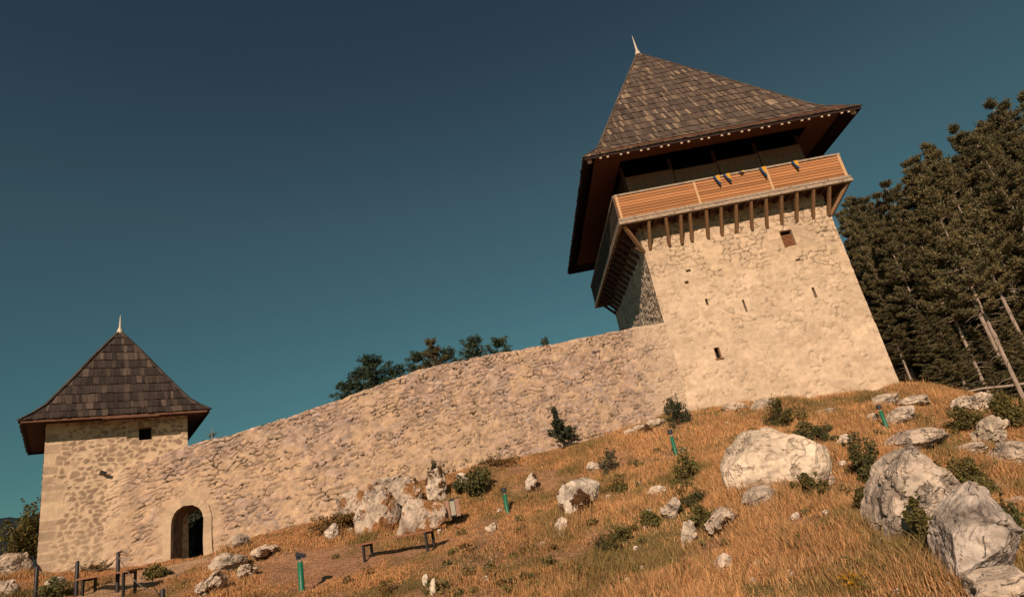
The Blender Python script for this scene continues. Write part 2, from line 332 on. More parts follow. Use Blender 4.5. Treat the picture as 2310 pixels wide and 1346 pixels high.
# ------------------------------------------------------------------ masonry surfaces
def cuts(lo, hi, step, edges):
    a = np.linspace(lo, hi, int(round((hi-lo)/step))+1)
    for e in edges:
        if lo < e < hi:
            a = a[np.abs(a-e) > step*.45]; a = np.append(a, e)
    return np.sort(a)
def facade(mb, us, zs, pos, nrm, fn, holes=()):
    Ug, Zg = np.meshgrid(us, zs, indexing='ij'); d, c = fn(Ug, Zg)
    P = pos(Ug, Zg)+d[..., None]*nrm(Ug) if callable(nrm) else pos(Ug, Zg)+d[..., None]*nrm
    uc = (us[:-1]+us[1:])/2; zc = (zs[:-1]+zs[1:])/2; m = np.ones((len(uc), len(zc)), bool)
    for (a, b_, c_, d_) in holes: m &= ~(((uc > a) & (uc < b_))[:, None] & ((zc > c_) & (zc < d_))[None, :])
    mb.grid(P, m, c)
CREAM = np.array([.575, .452, .328]); MORT = np.array([.63, .485, .335])
def st_tower(u, z, sd=0, upper=7.9):
    du, dz = .10*fbm(u*2.2, z*2.2, 0, 3, 71+sd), .07*fbm(u*2.2, z*2.2, 4, 3, 72+sd)
    f1, f2, i1 = voro((u+du)/.40, (z+dz)/.235, 5+sd, .9); e = f2-f1
    up = sstep(-.25, .35, (z-upper)*.35+.45*fbm(u*.7, z*.9, 2, 4, 75+sd))
    j = sstep(.13, .03, e)*sstep(-.30, .10, fbm(u*1.3, z*1.3, 7, 3, 76+sd))
    lump = fbm(u*4, z*4, 1, 4, 77+sd); big = fbm(u*.9, z*.9, 3, 4, 78+sd); f3, f4, i3 = voro(u/.55+.3*lump, z/.30+.2*lump, 15+sd, .9)
    disp = up*(.045*(i1-.5)-.075*j+.008*lump)+(1-up)*(.009*lump+.014*(i3-.5)*sstep(0, .16, f4-f3)+.012*big)
    c = CREAM*(1+.08*big[..., None])*(1+.07*fbm(u*9, z*9, 2, 3, 70+sd)[..., None])
    low = sstep(.16, .06, e)*sstep(.30, .60, fbm(u*2.2, z*4.6, 13, 4, 69+sd))*(1-up); disp = disp-.04*low
    c = c*(1+.16*(i3-.5)*sstep(.02, .14, f4-f3))[..., None]
    cs = CREAM*(.82+.26*i1)[..., None]*np.array([1, .98, .94]); cs = cs+(CREAM*.13-cs)*(j*.85)[..., None]
    pat = sstep(.1, .5, fbm(u*1.6, z*1.9, 9, 4, 79+sd))*sstep(.02, .2, f4-f3)
    c = c+(np.array([.45, .34, .24])-c)*(.6*pat)[..., None]
    c = c+(cs-c)*(up*.9)[..., None]
    rain = sstep(.15, .6, fbm(u*2.6, z*.22, 17, 3, 66+sd))*sstep(7.2, 10.4, z); c = c*(1-.17*rain-.38*low)[..., None]
    return disp, np.clip(c, .02, 1)
def st_small(u, z, sd=0):
    du, dz = .09*fbm(u*3, z*3, 0, 3, 81+sd), .07*fbm(u*3, z*3, 4, 3, 82+sd)
    f1, f2, i1 = voro((u+du)/.27, (z+dz)/.18, 25+sd, .95); e = f2-f1
    stn = sstep(.16, .28, e+.10*fbm(u*6, z*6, 1, 2, 83+sd))*sstep(.06, .2, i1)
    zq = z/.36+.35*vnoise(z*1.7, 0, 0, 87); q = sstep(-1.70, -1.80, u+.42*(hsh(np.floor(zq), np.floor(zq), np.zeros_like(z))-.5)); ez = np.abs(zq % 1-.5)+.03*fbm(u*5, z*5, 3, 3, 88); qs = .62*q*sstep(.45, .37, ez)*sstep(.1, .3, hsh(np.floor(zq), np.zeros_like(z), np.zeros_like(z), 5))
    tone = np.where(q > .5, hsh(np.floor(zq), np.zeros_like(z), np.zeros_like(z), 3), i1)
    stn = np.maximum(stn*(1-q), qs); lump = fbm(u*5, z*5, 2, 4, 85+sd)
    fade = sstep(1.0, 2.6, z+.6*fbm(u*.8, z*.8, 0, 3, 86+sd)); stn = stn*(.62+.38*fade)
    c = MORT*(1+.06*lump[..., None]); cs = np.array([.295, .208, .148])*(.72+.56*tone)[..., None]
    c = c+(cs-c)*(stn*.92)[..., None]
    return .013*stn*(.5+tone)+.006*lump, np.clip(c, .02, 1)

# ------------------------------------------------------------------ tall keep
keep = empty('stone_keep', TW(0, 5.2, 2), 'tall square stone tower with a steep shingle roof and an orange timber gallery', 'tower')
def kb(mb, name, mat, parent=None, smooth=False):
    p = parent or keep; o = mb.build(name, mat, None, smooth, loc=TW(0, 5.2, 2) if p is keep else None); o.parent = p
    if p is keep: o.location = (0, 0, 0)
    return o
def kb2(mb, name, mat, parent, smooth=False):          # sub-part: parent is a part sitting at the keep's base
    o = mb.build(name, mat, None, smooth, loc=TW(0, 5.2, 2)); o.location = (0, 0, 0); o.parent = parent; return o
HW, DEP, GP, ZG, ZR = 4.617, 10.5, 1.015, 11.53, 13.09
KW = [(1.925, 2.51, 9.235, 10.075), (-2.80, -2.53, 4.68, 5.18), (-2.50, -2.38, 7.2, 7.5), (-.86, -.76, 6.52, 7.12), (2.44, 2.545, 6.56, 7.06), (-3.16, -2.98, 8.38, 8.52), (-2.95, -2.72, 8.95, 9.06), (2.2, 2.42, 8.47, 8.56)]
mb = MB(); step = .045; zlo = -1.
us = cuts(-HW, HW, step, [q for h in KW for q in h[:2]]); zs = cuts(zlo, 11.7, step, [q for h in KW for q in h[2:]])
facade(mb, us, zs, lambda u, z: T0+TT*u[..., None]+np.stack([u*0, u*0, z], -1), -TN, st_tower, KW)
vs = np.linspace(0, DEP, 190); z2 = np.linspace(zlo, 11.7, 220)
def kleft(u, z):
    d, c = st_tower(u+30, z, 3, 5.0); f1, f2, i1 = voro(u/.26, z/.2, 91, .95)
    return d*1.1+.05*sstep(.05, .3, f2-f1)*i1-.02, c*np.array([1.02, 1.06, 1.16])*(.96+.3*(i1-.5))[..., None]  # colour lightened and blued here to stand in for sky fill light
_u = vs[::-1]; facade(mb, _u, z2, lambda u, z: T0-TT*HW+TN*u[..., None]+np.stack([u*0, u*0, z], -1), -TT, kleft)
vs3 = np.linspace(0, DEP, 90); z3 = np.linspace(zlo, 11.7, 110)
facade(mb, vs3, z3, lambda u, z: T0+TT*HW+TN*u[..., None]+np.stack([u*0, u*0, z], -1), TT, lambda u, z: st_tower(u+60, z, 6))
us3 = np.linspace(HW, -HW, 80)
facade(mb, us3, z3, lambda u, z: T0+TT*u[..., None]+TN*DEP+np.stack([u*0, u*0, z], -1), TN, lambda u, z: st_tower(u+90, z, 9))
kb(mb, 'masonry_wall', M_masonry, smooth=True)
def reveal(a, b_, c_, d_, W, depth=.45, col=CREAM*.9):
    q = MB()
    for (p0, p1) in (((a, c_), (a, d_)), ((b_, d_), (b_, c_)), ((a, d_), (b_, d_)), ((b_, c_), (a, c_))):
        q.add([W(p0[0], -.015, p0[1]), W(p1[0], -.015, p1[1]), W(p1[0], depth, p1[1]), W(p0[0], depth, p0[1])], [(0, 1, 2, 3)], col)
    k = MB(); k.add([W(a-.02, depth, c_-.02), W(b_+.02, depth, c_-.02), W(b_+.02, depth, d_+.02), W(a-.02, depth, d_+.02)], [(0, 1, 2, 3)])
    return q, k
for i, h in enumerate(KW):
    q, k = reveal(*h, TW, .25 if i in (0, 1) else .5)
    nm = 'window' if i < 2 else ('arrow_slit' if i < 5 else 'wall_hole')
    wn = kb(q, nm, M_masonry); kb2(k, 'dark_opening', M_void, wn)
    if i == 0:
        gr = MB(); a, b_, c_, d_ = h
        for x in np.linspace(a+.04, b_-.04, 9): gr.beam(TW(x, .17, c_), TW(x, .17, d_-.18), .028, .028, (0, 1, 0))
        for z in np.linspace(c_+.04, d_-.2, 10): gr.beam(TW(a, .14, z), TW(b_, .14, z), .028, .028)
        kb2(gr, 'grille', pmat('rusty_lattice', (.30, .14, .075), namt=.3, bstr=.1), wn)
    if i == 1:
        fr = MB()
        for x in (h[0]+.03, h[1]-.03): fr.beam(TW(x, .08, h[2]), TW(x, .08, h[3]), .05, .1, (0, 1, 0))
        fr.beam(TW(h[0]-.05, -.01, h[2]-.02), TW(h[1]+.07, -.01, h[2]-.02), .1, .05)
        kb2(fr, 'window_frame', M_brace, wn)
# gallery
fl = MB()
for k, y in enumerate(np.linspace(-GP+.08, DEP+GP-.08, 66)): pass
for (a, b_, c_, d_) in ((-HW-GP, HW+GP, -GP, 0), (-HW-GP, HW+GP, DEP, DEP+GP), (-HW-GP, -HW, 0, DEP), (HW, HW+GP, 0, DEP)):
    fl.box(TW((a+b_)/2, (c_+d_)/2, ZG+.16), (TT, TN, (0, 0, 1)), ((b_-a)/2, (d_-c_)/2, .035))
kb(fl, 'gallery_floor', M_darkwood)
def ring(mb, off, z0, z1, th, wob=0):
    E_ = [(-HW-off, -off, HW+off, -off), (HW+off, -off, HW+off, DEP+off), (HW+off, DEP+off, -HW-off, DEP+off), (-HW-off, DEP+off, -HW-off, -off)]
    for (a, b_, c_, d_) in E_:
        A, B = TW(a, b_, (z0+z1)/2), TW(c_, d_, (z0+z1)/2); dd = (B-A)/np.linalg.norm(B-A)
        mb.beam(A+dd*th*.5, B+dd*th*.5, th, z1-z0)
rb = MB(); ring(rb, GP-.07, ZG, ZG+.155, .16); ring(rb, GP-.09, ZG+.165, ZG+.31, .15); kb(rb, 'edge_beam', M_oldwood)
for k, u in enumerate(np.linspace(-HW+.2, HW-.2, 17)):
    q = MB(); q.beam(TW(u, -GP+.16, ZG+.06), TW(u, 0, ZG+.06), .12, .13); kb(q, 'floor_joist', M_darkwood)
for k, v in enumerate(np.linspace(.2, DEP-.2, 15)):
    for s in (-1, 1):
        q = MB(); q.beam(TW(s*(HW+GP-.16), v, ZG+.06), TW(s*HW, v, ZG+.06), .12, .13); kb(q, 'floor_joist', M_darkwood)
BU = [-4.3, -3.35, -2.74, -2.24, -1.45, -.77, -.05, .715, 1.45, 2.18, 2.92, 3.74, 4.52]
for i, u in enumerate(BU):
    q = MB(); lean = (.10 if i in (0, 1) else .04)*random.Random(i).uniform(-1, 1)
    q.beam(TW(u+lean, -.88, 11.52), TW(u, -.0, 10.42), .13, .14, TN); kb(q, 'brace', M_brace)
q = MB(); q.beam(TW(-HW-.80, -.80, 11.52), TW(-HW-.0, .0, 10.35), .15, .15, (1, 1, 0)); kb(q, 'corner_brace', M_brace)
q = MB(); q.beam(TW(HW+.85, -.8, 11.52), TW(HW, .0, 10.4), .15, .15, (1, -1, 0)); kb(q, 'corner_brace', M_brace)
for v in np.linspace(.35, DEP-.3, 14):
    q = MB(); q.beam(TW(-HW-.9, v, 11.52), TW(-HW, v, 10.5), .13, .14, TT); kb(q, 'brace', M_darkwood)  # left braces take the dark wood to paint in the shade on this side
for v in np.linspace(.4, DEP-.3, 9):
    q = MB(); q.beam(TW(HW+.9, v, 11.52), TW(HW, v, 10.5), .13, .14, TT); kb(q, 'brace', M_brace)
# railing: four boarded panels round the gallery
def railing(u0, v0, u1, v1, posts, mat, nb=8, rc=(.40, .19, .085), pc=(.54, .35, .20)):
    A, B = TW(u0, v0, 0), TW(u1, v1, 0); L = np.linalg.norm(B-A); d = (B-A)/L; nrm = np.cross(d, (0, 0, 1)); q = MB(); zb, zt = ZG+.33, ZR-.1
    r2 = random.Random(3); hb = (zt-zb)/nb
    for k in range(nb):
        z = zb+hb*(k+.5); tone = r2.uniform(.82, 1.12)
        cuts_ = [0]+posts+[L]
        for (s0, s1) in zip(cuts_[:-1], cuts_[1:]):
            tn = tone*r2.uniform(.78, 1.12)
            q.box(A+d*(s0+s1)/2+nrm*(.0+.006*r2.uniform(-1, 1))+np.array([0, 0, z]), (d, nrm, (0, 0, 1)), ((s1-s0)/2-.004, .018, hb/2-.013), np.array(rc)*tn)
    o = kb(q, 'rail_panel', mat)
    for s in [.09]+posts+[L-.09]:
        p = MB(); p.beam(A+d*s+nrm*.035+np.array([0, 0, zb-.02]), A+d*s+nrm*.035+np.array([0, 0, zt+.02]), .11, .05, nrm, pc); kb2(p, 'rail_post', mat, o)
    tr = MB(); n_ = max(2, int(L/2.2))
    for k in range(n_):
        s0, s1 = L*k/n_, L*(k+1)/n_; jz = .012*r2.uniform(-1, 1)
        tr.box(A+d*(s0+s1)/2+np.array([0, 0, zt+.05+jz]), (d, nrm, (0, 0, 1)), ((s1-s0)/2-.003, .075, .045))
    kb2(tr, 'top_rail', M_oldwood, o)
    bk = MB(); bk.box(A+d*L/2-nrm*.03+np.array([0, 0, (zb+zt)/2]), (d, nrm, (0, 0, 1)), (L/2, .008, (zt-zb)/2)); kb2(bk, 'rail_backing', M_darkwood, o)
g_ = GP-.10
railing(-HW-g_, -g_, HW+g_, -g_, [3.88, 7.42], M_plank)
railing(-HW-g_, DEP+g_, -HW-g_, -g_, [2.9, 5.8, 8.9], M_plank, 8, (.10, .075, .06), (.13, .10, .075))  # left rail: shade put into the colour, boards and posts darkened
railing(HW+g_, -g_, HW+g_, DEP+g_, [2.9, 5.8, 8.9], M_plank)
railing(HW+g_, DEP+g_, -HW-g_, DEP+g_, [3.5, 7], M_plank)
# recessed timber storey
for (a, b_, zt) in ((-4.5, -2.1, 14.45), (-2.05, .15, 14.35), (.2, 2.3, 14.42), (2.35, 4.5, 14.5)):
    q = MB(); n_ = 11; wd = (b_-a)/n_
    for k in range(n_): q.box(TW(a+wd*(k+.5), .06+.006*(k % 2), (11.7+zt)/2), (TT, TN, (0, 0, 1)), (wd/2-.004, .03, (zt-11.7)/2))
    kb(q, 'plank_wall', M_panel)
q = MB()
for s in (-1, 1): q.box(TW(s*4.5, DEP/2, 13.2), (TT, TN, (0, 0, 1)), (.05, DEP/2-.3, 1.55))
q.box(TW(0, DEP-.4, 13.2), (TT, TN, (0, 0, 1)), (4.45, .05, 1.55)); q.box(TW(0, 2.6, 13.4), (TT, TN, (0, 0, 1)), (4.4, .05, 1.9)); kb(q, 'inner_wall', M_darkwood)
for u in (-4.55, -2.08, .18, 2.33, 4.55):
    q = MB(); q.beam(TW(u, .2, 11.7), TW(u, .2, 15.1), .14, .14, TN); kb(q, 'timber_post', M_darkwood)
# roof
def roof(W, hx, hy, vc, prof, nrow, wmean, cols, seed, drop=.03):
    """bell-cast hipped roof of split shingles; prof = (s, z) with s=1 at the eave"""
    rr = random.Random(seed); q = MB(); ps = np.array(prof); L = np.concatenate([[0], np.cumsum(np.hypot(np.diff(ps[:, 0])*hx, np.diff(ps[:, 1])))])
    lv = np.linspace(0, L[-1], nrow+1); S = np.interp(lv, L, ps[:, 0]); Zr = np.interp(lv, L, ps[:, 1])
    faces = [((1, 0), (0, -1), hx, hy), ((0, 1), (1, 0), hy, hx), ((-1, 0), (0, 1), hx, hy), ((0, -1), (-1, 0), hy, hx)]
    for (ta, na, w_, d_) in faces:
        def pt(x, s, z, o): return W(ta[0]*x+na[0]*(s*d_+o), vc+ta[1]*x+na[1]*(s*d_+o), z+o*.6)
        for i in range(nrow):
            s0, s1, z0, z1 = S[i], S[i+1], Zr[i], Zr[i+1]; ext = .18; se = s1+(s1-s0)*ext*0; x = -s0*w_
            s1b = max(0, s1-(s0-s1)*.12); z1b = z1+(z1-z0)*.12
            while x < s0*w_-1e-4:
                wd = wmean*rr.uniform(.55, 1.5); x2 = min(s0*w_, x+wd); 
                if s0*w_-x2 < .06: x2 = s0*w_
                o = rr.uniform(.030, .06); dz = rr.uniform(-drop, drop*.4); fs = (s0-s1)/max(1e-6, z1-z0)
                c = np.array(cols[min(len(cols)-1, int(rr.random()**1.5*len(cols)))])*rr.uniform(.75, 1.2)
                sl, zl = s0-dz*fs, z0+dz
                xa, xb = np.clip([x, x2], -s1b*w_, s1b*w_)
                g2 = .006
                v = [pt(x+g2, sl, zl, o), pt(x2-g2, sl, zl, o), pt(xb, s1b, z1b, .012), pt(xa, s1b, z1b, .012), pt(x+g2, sl, zl, .0), pt(x2-g2, sl, zl, .0)]
                q.add(v, [(0, 1, 2, 3), (4, 5, 1, 0), (0, 3, 3, 4)] if False else [(0, 1, 2, 3), (4, 5, 1, 0)], c)
                q.add([v[0], v[3], v[4], v[1], v[2], v[5]], [(0, 1, 2), (4, 3, 5)], c*.8)
                x = x2
    # hip caps
    for (sx, sy) in ((1, -1), (1, 1), (-1, 1), (-1, -1)):
        for i in range(nrow):
            A = W(sx*S[i]*hx, vc+sy*S[i]*hy, Zr[i]+.05); B = W(sx*S[i+1]*hx, vc+sy*S[i+1]*hy, Zr[i+1]+.05)
            c = np.array(cols[-2])*rr.uniform(.6, 1.15)
            q.beam(A+(A-B)*.08, B, .14, .045, (0, 0, 1), c, .8)
    dk = MB(); n2 = len(prof)
    for (ta, na, w_, d_) in faces:
        for i in range(n2-1):
            (s0, z0), (s1, z1) = prof[i], prof[i+1]; o = -.10
            P = lambda x, s, z: W(ta[0]*x+na[0]*s*d_*.992, vc+ta[1]*x+na[1]*s*d_*.992, z-.07)
            dk.add([P(-s0*w_*.992, s0, z0), P(s0*w_*.992, s0, z0), P(s1*w_*.992, s1, z1), P(-s1*w_*.992, s1, z1)], [(3, 2, 1, 0)])
    return q, dk
KC = [(.085, .064, .053), (.098, .074, .060), (.074, .056, .047), (.115, .086, .067), (.14, .104, .077), (.235, .175, .12)]
HX, HY = HW+2.08, DEP/2+2.08
KP = [(1.0, 14.74), (.93, 15.22), (.87, 15.60), (.82, 16.05), (.45, 20.55), (.2, 23.55), (.0, 25.95)]
rq, dk = roof(TW, HX, HY, DEP/2, KP, 20, .125, KC, 5)
ro = kb(rq, 'shingle_roof', M_shingle); kb2(dk, 'roof_lining', M_black, ro)
q = MB(); ap = TW(0, DEP/2, 25.8); q.tube([ap, ap+(0, 0, .28), ap+(0, 0, .32), ap+(0, 0, 1.6)], [.20, .13, .085, .01], 10); kb(q, 'finial', M_tin)
sf = MB(); zs_ = 14.97
for (a, b_, c_, d_) in ((-6.05, 6.05, -1.95, -.75), (-6.05, 6.05, DEP+.75, DEP+1.5), (-6.05, -4.72, -.75, DEP+.75), (4.72, 6.05, -.75, DEP+.75)):
    sf.box(TW((a+b_)/2, (c_+d_)/2, zs_), (TT, TN, (0, 0, 1)), ((b_-a)/2, (d_-c_)/2, .03))
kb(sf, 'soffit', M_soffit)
eb = MB()
for (a, b_, c_, d_) in ((-HX+.06, -HY+.03, HX-.06, -HY+.03), (HX-.03, -HY, HX-.03, HY), (-HX+.03, -HY, -HX+.03, HY), (-HX, HY-.03, HX, HY-.03)):
    eb.beam(TW(a, DEP/2+b_, 14.66), TW(c_, DEP/2+d_, 14.66), .04, .09)
kb(eb, 'eave_board', M_black)
for k in range(13):
    uc = -HX+.95+k*(2*HX-1.75)/12
    for s in (-1, 1):
        q = MB(); a = TW(uc+s*.17, -2.055, 14.60); b_ = TW(uc+s*.17, -1.99, 14.61); q.beam(a, b_, .10, .10); kb(q, 'rafter_end', M_pale)
for s in (-1, 1):
    q = MB(); q.beam(TW(s*(HX-.22), -1.90, 14.60), TW(s*(HX-.34), -1.78, 14.64), .16, .16); kb(q, 'rafter_end', M_pale)

# ------------------------------------------------------------------ pennants hung on the gallery rail
def pennant(u, L, lean, label, v=-GP-.03, fold=0):
    n = 7; q = MB(); P = np.zeros((n, 5, 3)); C = np.zeros((n, 5, 3)); base = TW(u, v, ZR-.02)
    for i in range(n):
        f = i/(n-1); hw = .15*(1-f*.72)
        for j in range(5):
            a = (j/4-.5)*2
            P[i, j] = base+TT*(a*hw+lean*f)+np.array([0, 0, -L*f])-TN*(.02+.03*math.sin(2.5*f+a)+.02*f)
            C[i, j] = (.012, .055, .14) if (a < -.15 or f > .55+.25*a) else (.55, .30, .035)
    q.grid(P, None, C); q.grid(P+TN*.006, None, C, True); o = q.build('pennant', M_flag, None, True, loc=base)
    tag(o, label, 'pennant', 'blue and yellow pennants hung along the gallery rail')
pennant(-.56, .52, .06, 'blue and yellow pennant, nearest the left end of the front gallery rail')
pennant(-.07, .46, .10, 'blue and yellow pennant, second from the left on the front gallery rail')
pennant(.68, .10, 0, 'short blue pennant folded over the middle of the gallery rail')
pennant(1.70, .54, .04, 'blue and yellow pennant hanging beside the pale rail post of the gallery')
pennant(3.28, .46, .06, 'blue and yellow pennant, alone near the right end of the gallery rail')

# ------------------------------------------------------------------ small gate tower
gt = empty('gate_tower', SW(0, 0, .8), 'small square tower of tan stones in pale mortar with pyramid shingle roof', 'tower')
def gb(mb, name, mat, parent=None, smooth=False):
    o = mb.build(name, mat, None, smooth, loc=SW(0, 0, .8)); o.location = (0, 0, 0); o.parent = parent or gt; return o
GH = 2.25; GW = [(.60, 1.02, 5.24, 5.72)]
mb = MB(); us = cuts(-GH, GH, .04, [.60, 1.02]); zs = cuts(-.6, 6.15, .04, [5.24, 5.72])
facade(mb, us, zs, lambda u, z: S0+ST*u[..., None]-SN*GH+np.stack([u*0, u*0, z], -1), -SN, st_small, GW)
c_ = np.linspace(-GH, GH, 60); zc_ = np.linspace(-.6, 6.15, 90)
facade(mb, c_, zc_, lambda u, z: S0+ST*GH+SN*u[..., None]+np.stack([u*0, u*0, z], -1), ST, lambda u, z: st_small(u+20, z, 4))
facade(mb, c_[::-1], zc_, lambda u, z: S0-ST*GH+SN*u[..., None]+np.stack([u*0, u*0, z], -1), -ST, lambda u, z: st_small(u+40, z, 5))
facade(mb, c_[::-1], zc_, lambda u, z: S0+ST*u[..., None]+SN*GH+np.stack([u*0, u*0, z], -1), SN, lambda u, z: st_small(u+60, z, 6))
gb(mb, 'masonry_wall', M_masonry, smooth=True)
SWf = lambda u, v, z: SW(u, v-GH, z)
q, k = reveal(*GW[0], SWf, .35, MORT*.6); wn = gb(q, 'window', M_masonry); gb(k, 'dark_opening', M_void, wn)
GC = [(.046, .036, .032), (.058, .044, .038), (.038, .030, .028), (.072, .054, .045), (.10, .075, .06)]
GX = 2.96; GPp = [(1.0, 6.10), (.93, 6.28), (.85, 6.50), (.77, 6.77), (.5, 8.05), (.25, 9.28), (0, 10.42)]
rq, dk = roof(SW, GX, GX, 0, GPp, 11, .15, GC, 9, .02)
ro = gb(rq, 'shingle_roof', M_shingle); gb(dk, 'roof_lining', M_black, ro)
q = MB(); ap = SW(0, 0, 10.32); q.tube([ap, ap+(0, 0, .22), ap+(0, 0, .26), ap+(0, 0, .86)], [.14, .08, .05, .008], 10); gb(q, 'finial', M_tin)
q = MB(); q.box(SW(0, 0, 6.10), (ST, SN, (0, 0, 1)), (GX-.12, GX-.12, .02)); gb(q, 'soffit', pmat('dark_red_soffit', (.06, .03, .024), namt=.3, bstr=.1))
q = MB(); q.beam(SW(-GX+.03, -GX+.02, 6.05), SW(GX-.1, -GX+.02, 6.05), .05, .07); q.beam(SW(-.6, -GX-.02, 6.00), SW(1.2, -GX-.02, 6.00), .03, .06); gb(q, 'eave_board', pmat('brown_fascia', (.17, .09, .06), namt=.3, bstr=.2))
q = MB()
for s in (-1, 1): q.beam(SW(s*(GX-.03), -GX+.02, 6.04), SW(s*(GX-.03), GX, 6.04), .05, .10)
q.beam(SW(-GX, GX-.03, 6.04), SW(GX, GX-.03, 6.04), .05, .10); gb(q, 'side_eave_board', M_black)
# lamp on the tower corner
lp = SW(-.60, -GH, 4.17); lo = empty('wall_floodlight', lp, 'small white floodlight bracketed to the small tower just left of the wall end', 'lamp')
q = MB(); q.beam((0, 0, 0), -SN*.18, .05, .05); q.box(-SN*.05, (ST, SN, (0, 0, 1)), (.07, .03, .05)); q.build('bracket', M_pale, lo)
q = MB(); q.box(-SN*.2+ST*.10+np.array([0, 0, -.04]), (ST*.9+np.array([0, 0, -.4]), SN, (.4*ST[0], .4*ST[1], .9)), (.11, .06, .05)); q.build('lamp_head', M_iron, lo)

# ------------------------------------------------------------------ curtain wall with its gate
cw = empty('curtain_wall', (-5, 24.1, 1), 'long weathered rubble wall with arched gateway climbing between the two towers', 'wall')
def cb(mb, name, mat, parent=None, smooth=False):
    o = mb.build(name, mat, None, smooth, loc=(-5, 24.1, 1)); o.location = (0, 0, 0); o.parent = parent or cw; return o
sl = np.concatenate([[0], np.cumsum(np.hypot(np.diff(WALL[:, 0]), np.diff(WALL[:, 1])))]); WL = sl[-1]
def wxy(s): return np.interp(s, sl, WALL[:, 0]), np.interp(s, sl, WALL[:, 1])
def wtop(s): return np.interp(s, sl, WALL[:, 2])
def wn_(s):
    x0, y0 = wxy(np.clip(s-.8, 0, WL)); x1, y1 = wxy(np.clip(s+.8, 0, WL)); d = np.stack([x1-x0, y1-y0], -1); d /= np.linalg.norm(d, axis=-1, keepdims=True)
    return np.stack([d[..., 1], -d[..., 0], d[..., 0]*0], -1)
AX0, AX1 = np.interp([-13.72, -12.62], WALL[:, 0], sl); AC, AR = (AX0+AX1)/2, (AX1-AX0)/2; AZ0, AZS = .2, 1.95
def st_wall(s, z):
    zz = z-.75*(wtop(s)-5); du, dz = .10*fbm(s*2.5, z*2.5, 0, 3, 101), .08*fbm(s*2.5, z*2.5, 4, 3, 102)
    f1, f2, i1 = voro((s+du)/.29, (zz+dz)/.165, 45, .95); e = f2-f1; g1, g2, j1 = voro((s+du*1.3)/.165, (zz-dz)/.105, 55, .95); e2 = g2-g1
    ht = wtop(s)-z; lump = fbm(s*4, z*4, 2, 4, 103); big = fbm(s*.5, z*.6, 5, 4, 104); mid = fbm(s*1.4, z*1.6, 6, 4, 105)
    topc = sstep(1.9, .7, ht+.7*mid); fn = fbm(s*9, z*9, 3, 3, 113)
    ia = voro((s+du)/.29, (zz+dz+.02)/.165, 45, .95)[2]; ib = voro((s+du)/.29, (zz+dz-.02)/.165, 45, .95)[2]
    hc = (np.abs(ia-ib) > 1e-7)*sstep(.06, .36, fbm(s*2.3, z*3.4, 14, 4, 117)+.42*topc)
    vc = sstep(.09, .02, e)*sstep(.05, .35, mid+.5*topc)*.7
    hole = sstep(.13, .03, e)*sstep(.30, .52, fbm(s*2.6, zz*5.2, 8, 4, 108)); j = np.maximum(hc, vc*.6)
    disp = (.006+.020*topc)*(i1-.5)-.030*hc-.014*vc-.075*hole+.005*lump+.007*fn+.010*big
    pk = .65*i1+.35*j1; tint = hsh((i1*1e4).astype(np.int64), (i1*0).astype(np.int64), (i1*0).astype(np.int64), 9)
    stone = np.array([.385, .283, .222])*(.70+.60*(.6*i1+.4*j1))[..., None]*(1+.14*lump+.16*fn)[..., None]
    stone = stone*np.stack([1+.10*(tint-.5), 1+0*tint, 1-.14*(tint-.5)], -1)
    wm = np.array([.51, .365, .235])*(1+.10*lump+.12*fn)[..., None]
    warm = sstep(.0, .55, -big*.7+.55*mid+.30*sstep(1.8, 3.4, ht))
    mort = np.clip(sstep(.16, .04, e+.10*fbm(s*5, z*5, 6, 3, 114))*(1-.75*topc)*(.55+.45*warm)+.9*sstep(.80, .88, j1)*sstep(.04, .14, e2)*(1-.5*topc)+.38*warm, 0, 1)
    c = stone+(wm-stone)*mort[..., None]
    c = c*(1-.52*hc-.40*vc*topc-.70*hole)[..., None]
    pl = sstep(-2.4, -.2, s-WL+1.1*fbm(s*.9, z*.9, 0, 4, 107)); c = c+(CREAM*.93*(.9+.16*pk)[..., None]-c)*(.85*pl)[..., None]
    p2 = sstep(.9, .1, s+.4*mid); c = c+(MORT*.9-c)*(.8*p2)[..., None]
    gp = sstep(.9, .3, np.hypot(s-AC, np.maximum(z-AZS, 0)*1.0)-AR)*(z < 3.6); c = c+(np.array([.50, .37, .25])-c)*(.55*gp)[..., None]
    return disp*(1-.7*gp), np.clip(c, .02, 1)
us = cuts(0, WL, .036, [AX0, AX1]); tt = np.linspace(0, 1, 165); Sg, Tg = np.meshgrid(us, tt, indexing='ij')
TOPW = wtop(us)+.025*fbm(us*1.6, 0, 0, 4, 110)+.012*np.sign(vnoise(us*3.3, 0, 0, 111))
Zb = np.full_like(us, -.2); Zg = Zb[:, None]+(TOPW-Zb)[:, None]*Tg
d, c = st_wall(Sg, Zg); wx, wy = wxy(Sg); NW = wn_(Sg); P = np.stack([wx, wy, Zg], -1)+d[..., None]*NW
P = P-NW*(.05*sstep(.975, 1, Tg)**2)[..., None]
sc = (us[:-1]+us[1:])/2; zc = (Zg[:-1, :-1]+Zg[1:, 1:])/2; dr = np.maximum(0, zc-AZS)
inside = (np.abs(sc-AC)[:, None] < AR) & (zc > AZ0-1) & (np.hypot((sc-AC)[:, None]*np.ones_like(zc), dr) < AR)
mb = MB(); mb.grid(P, ~inside, c)
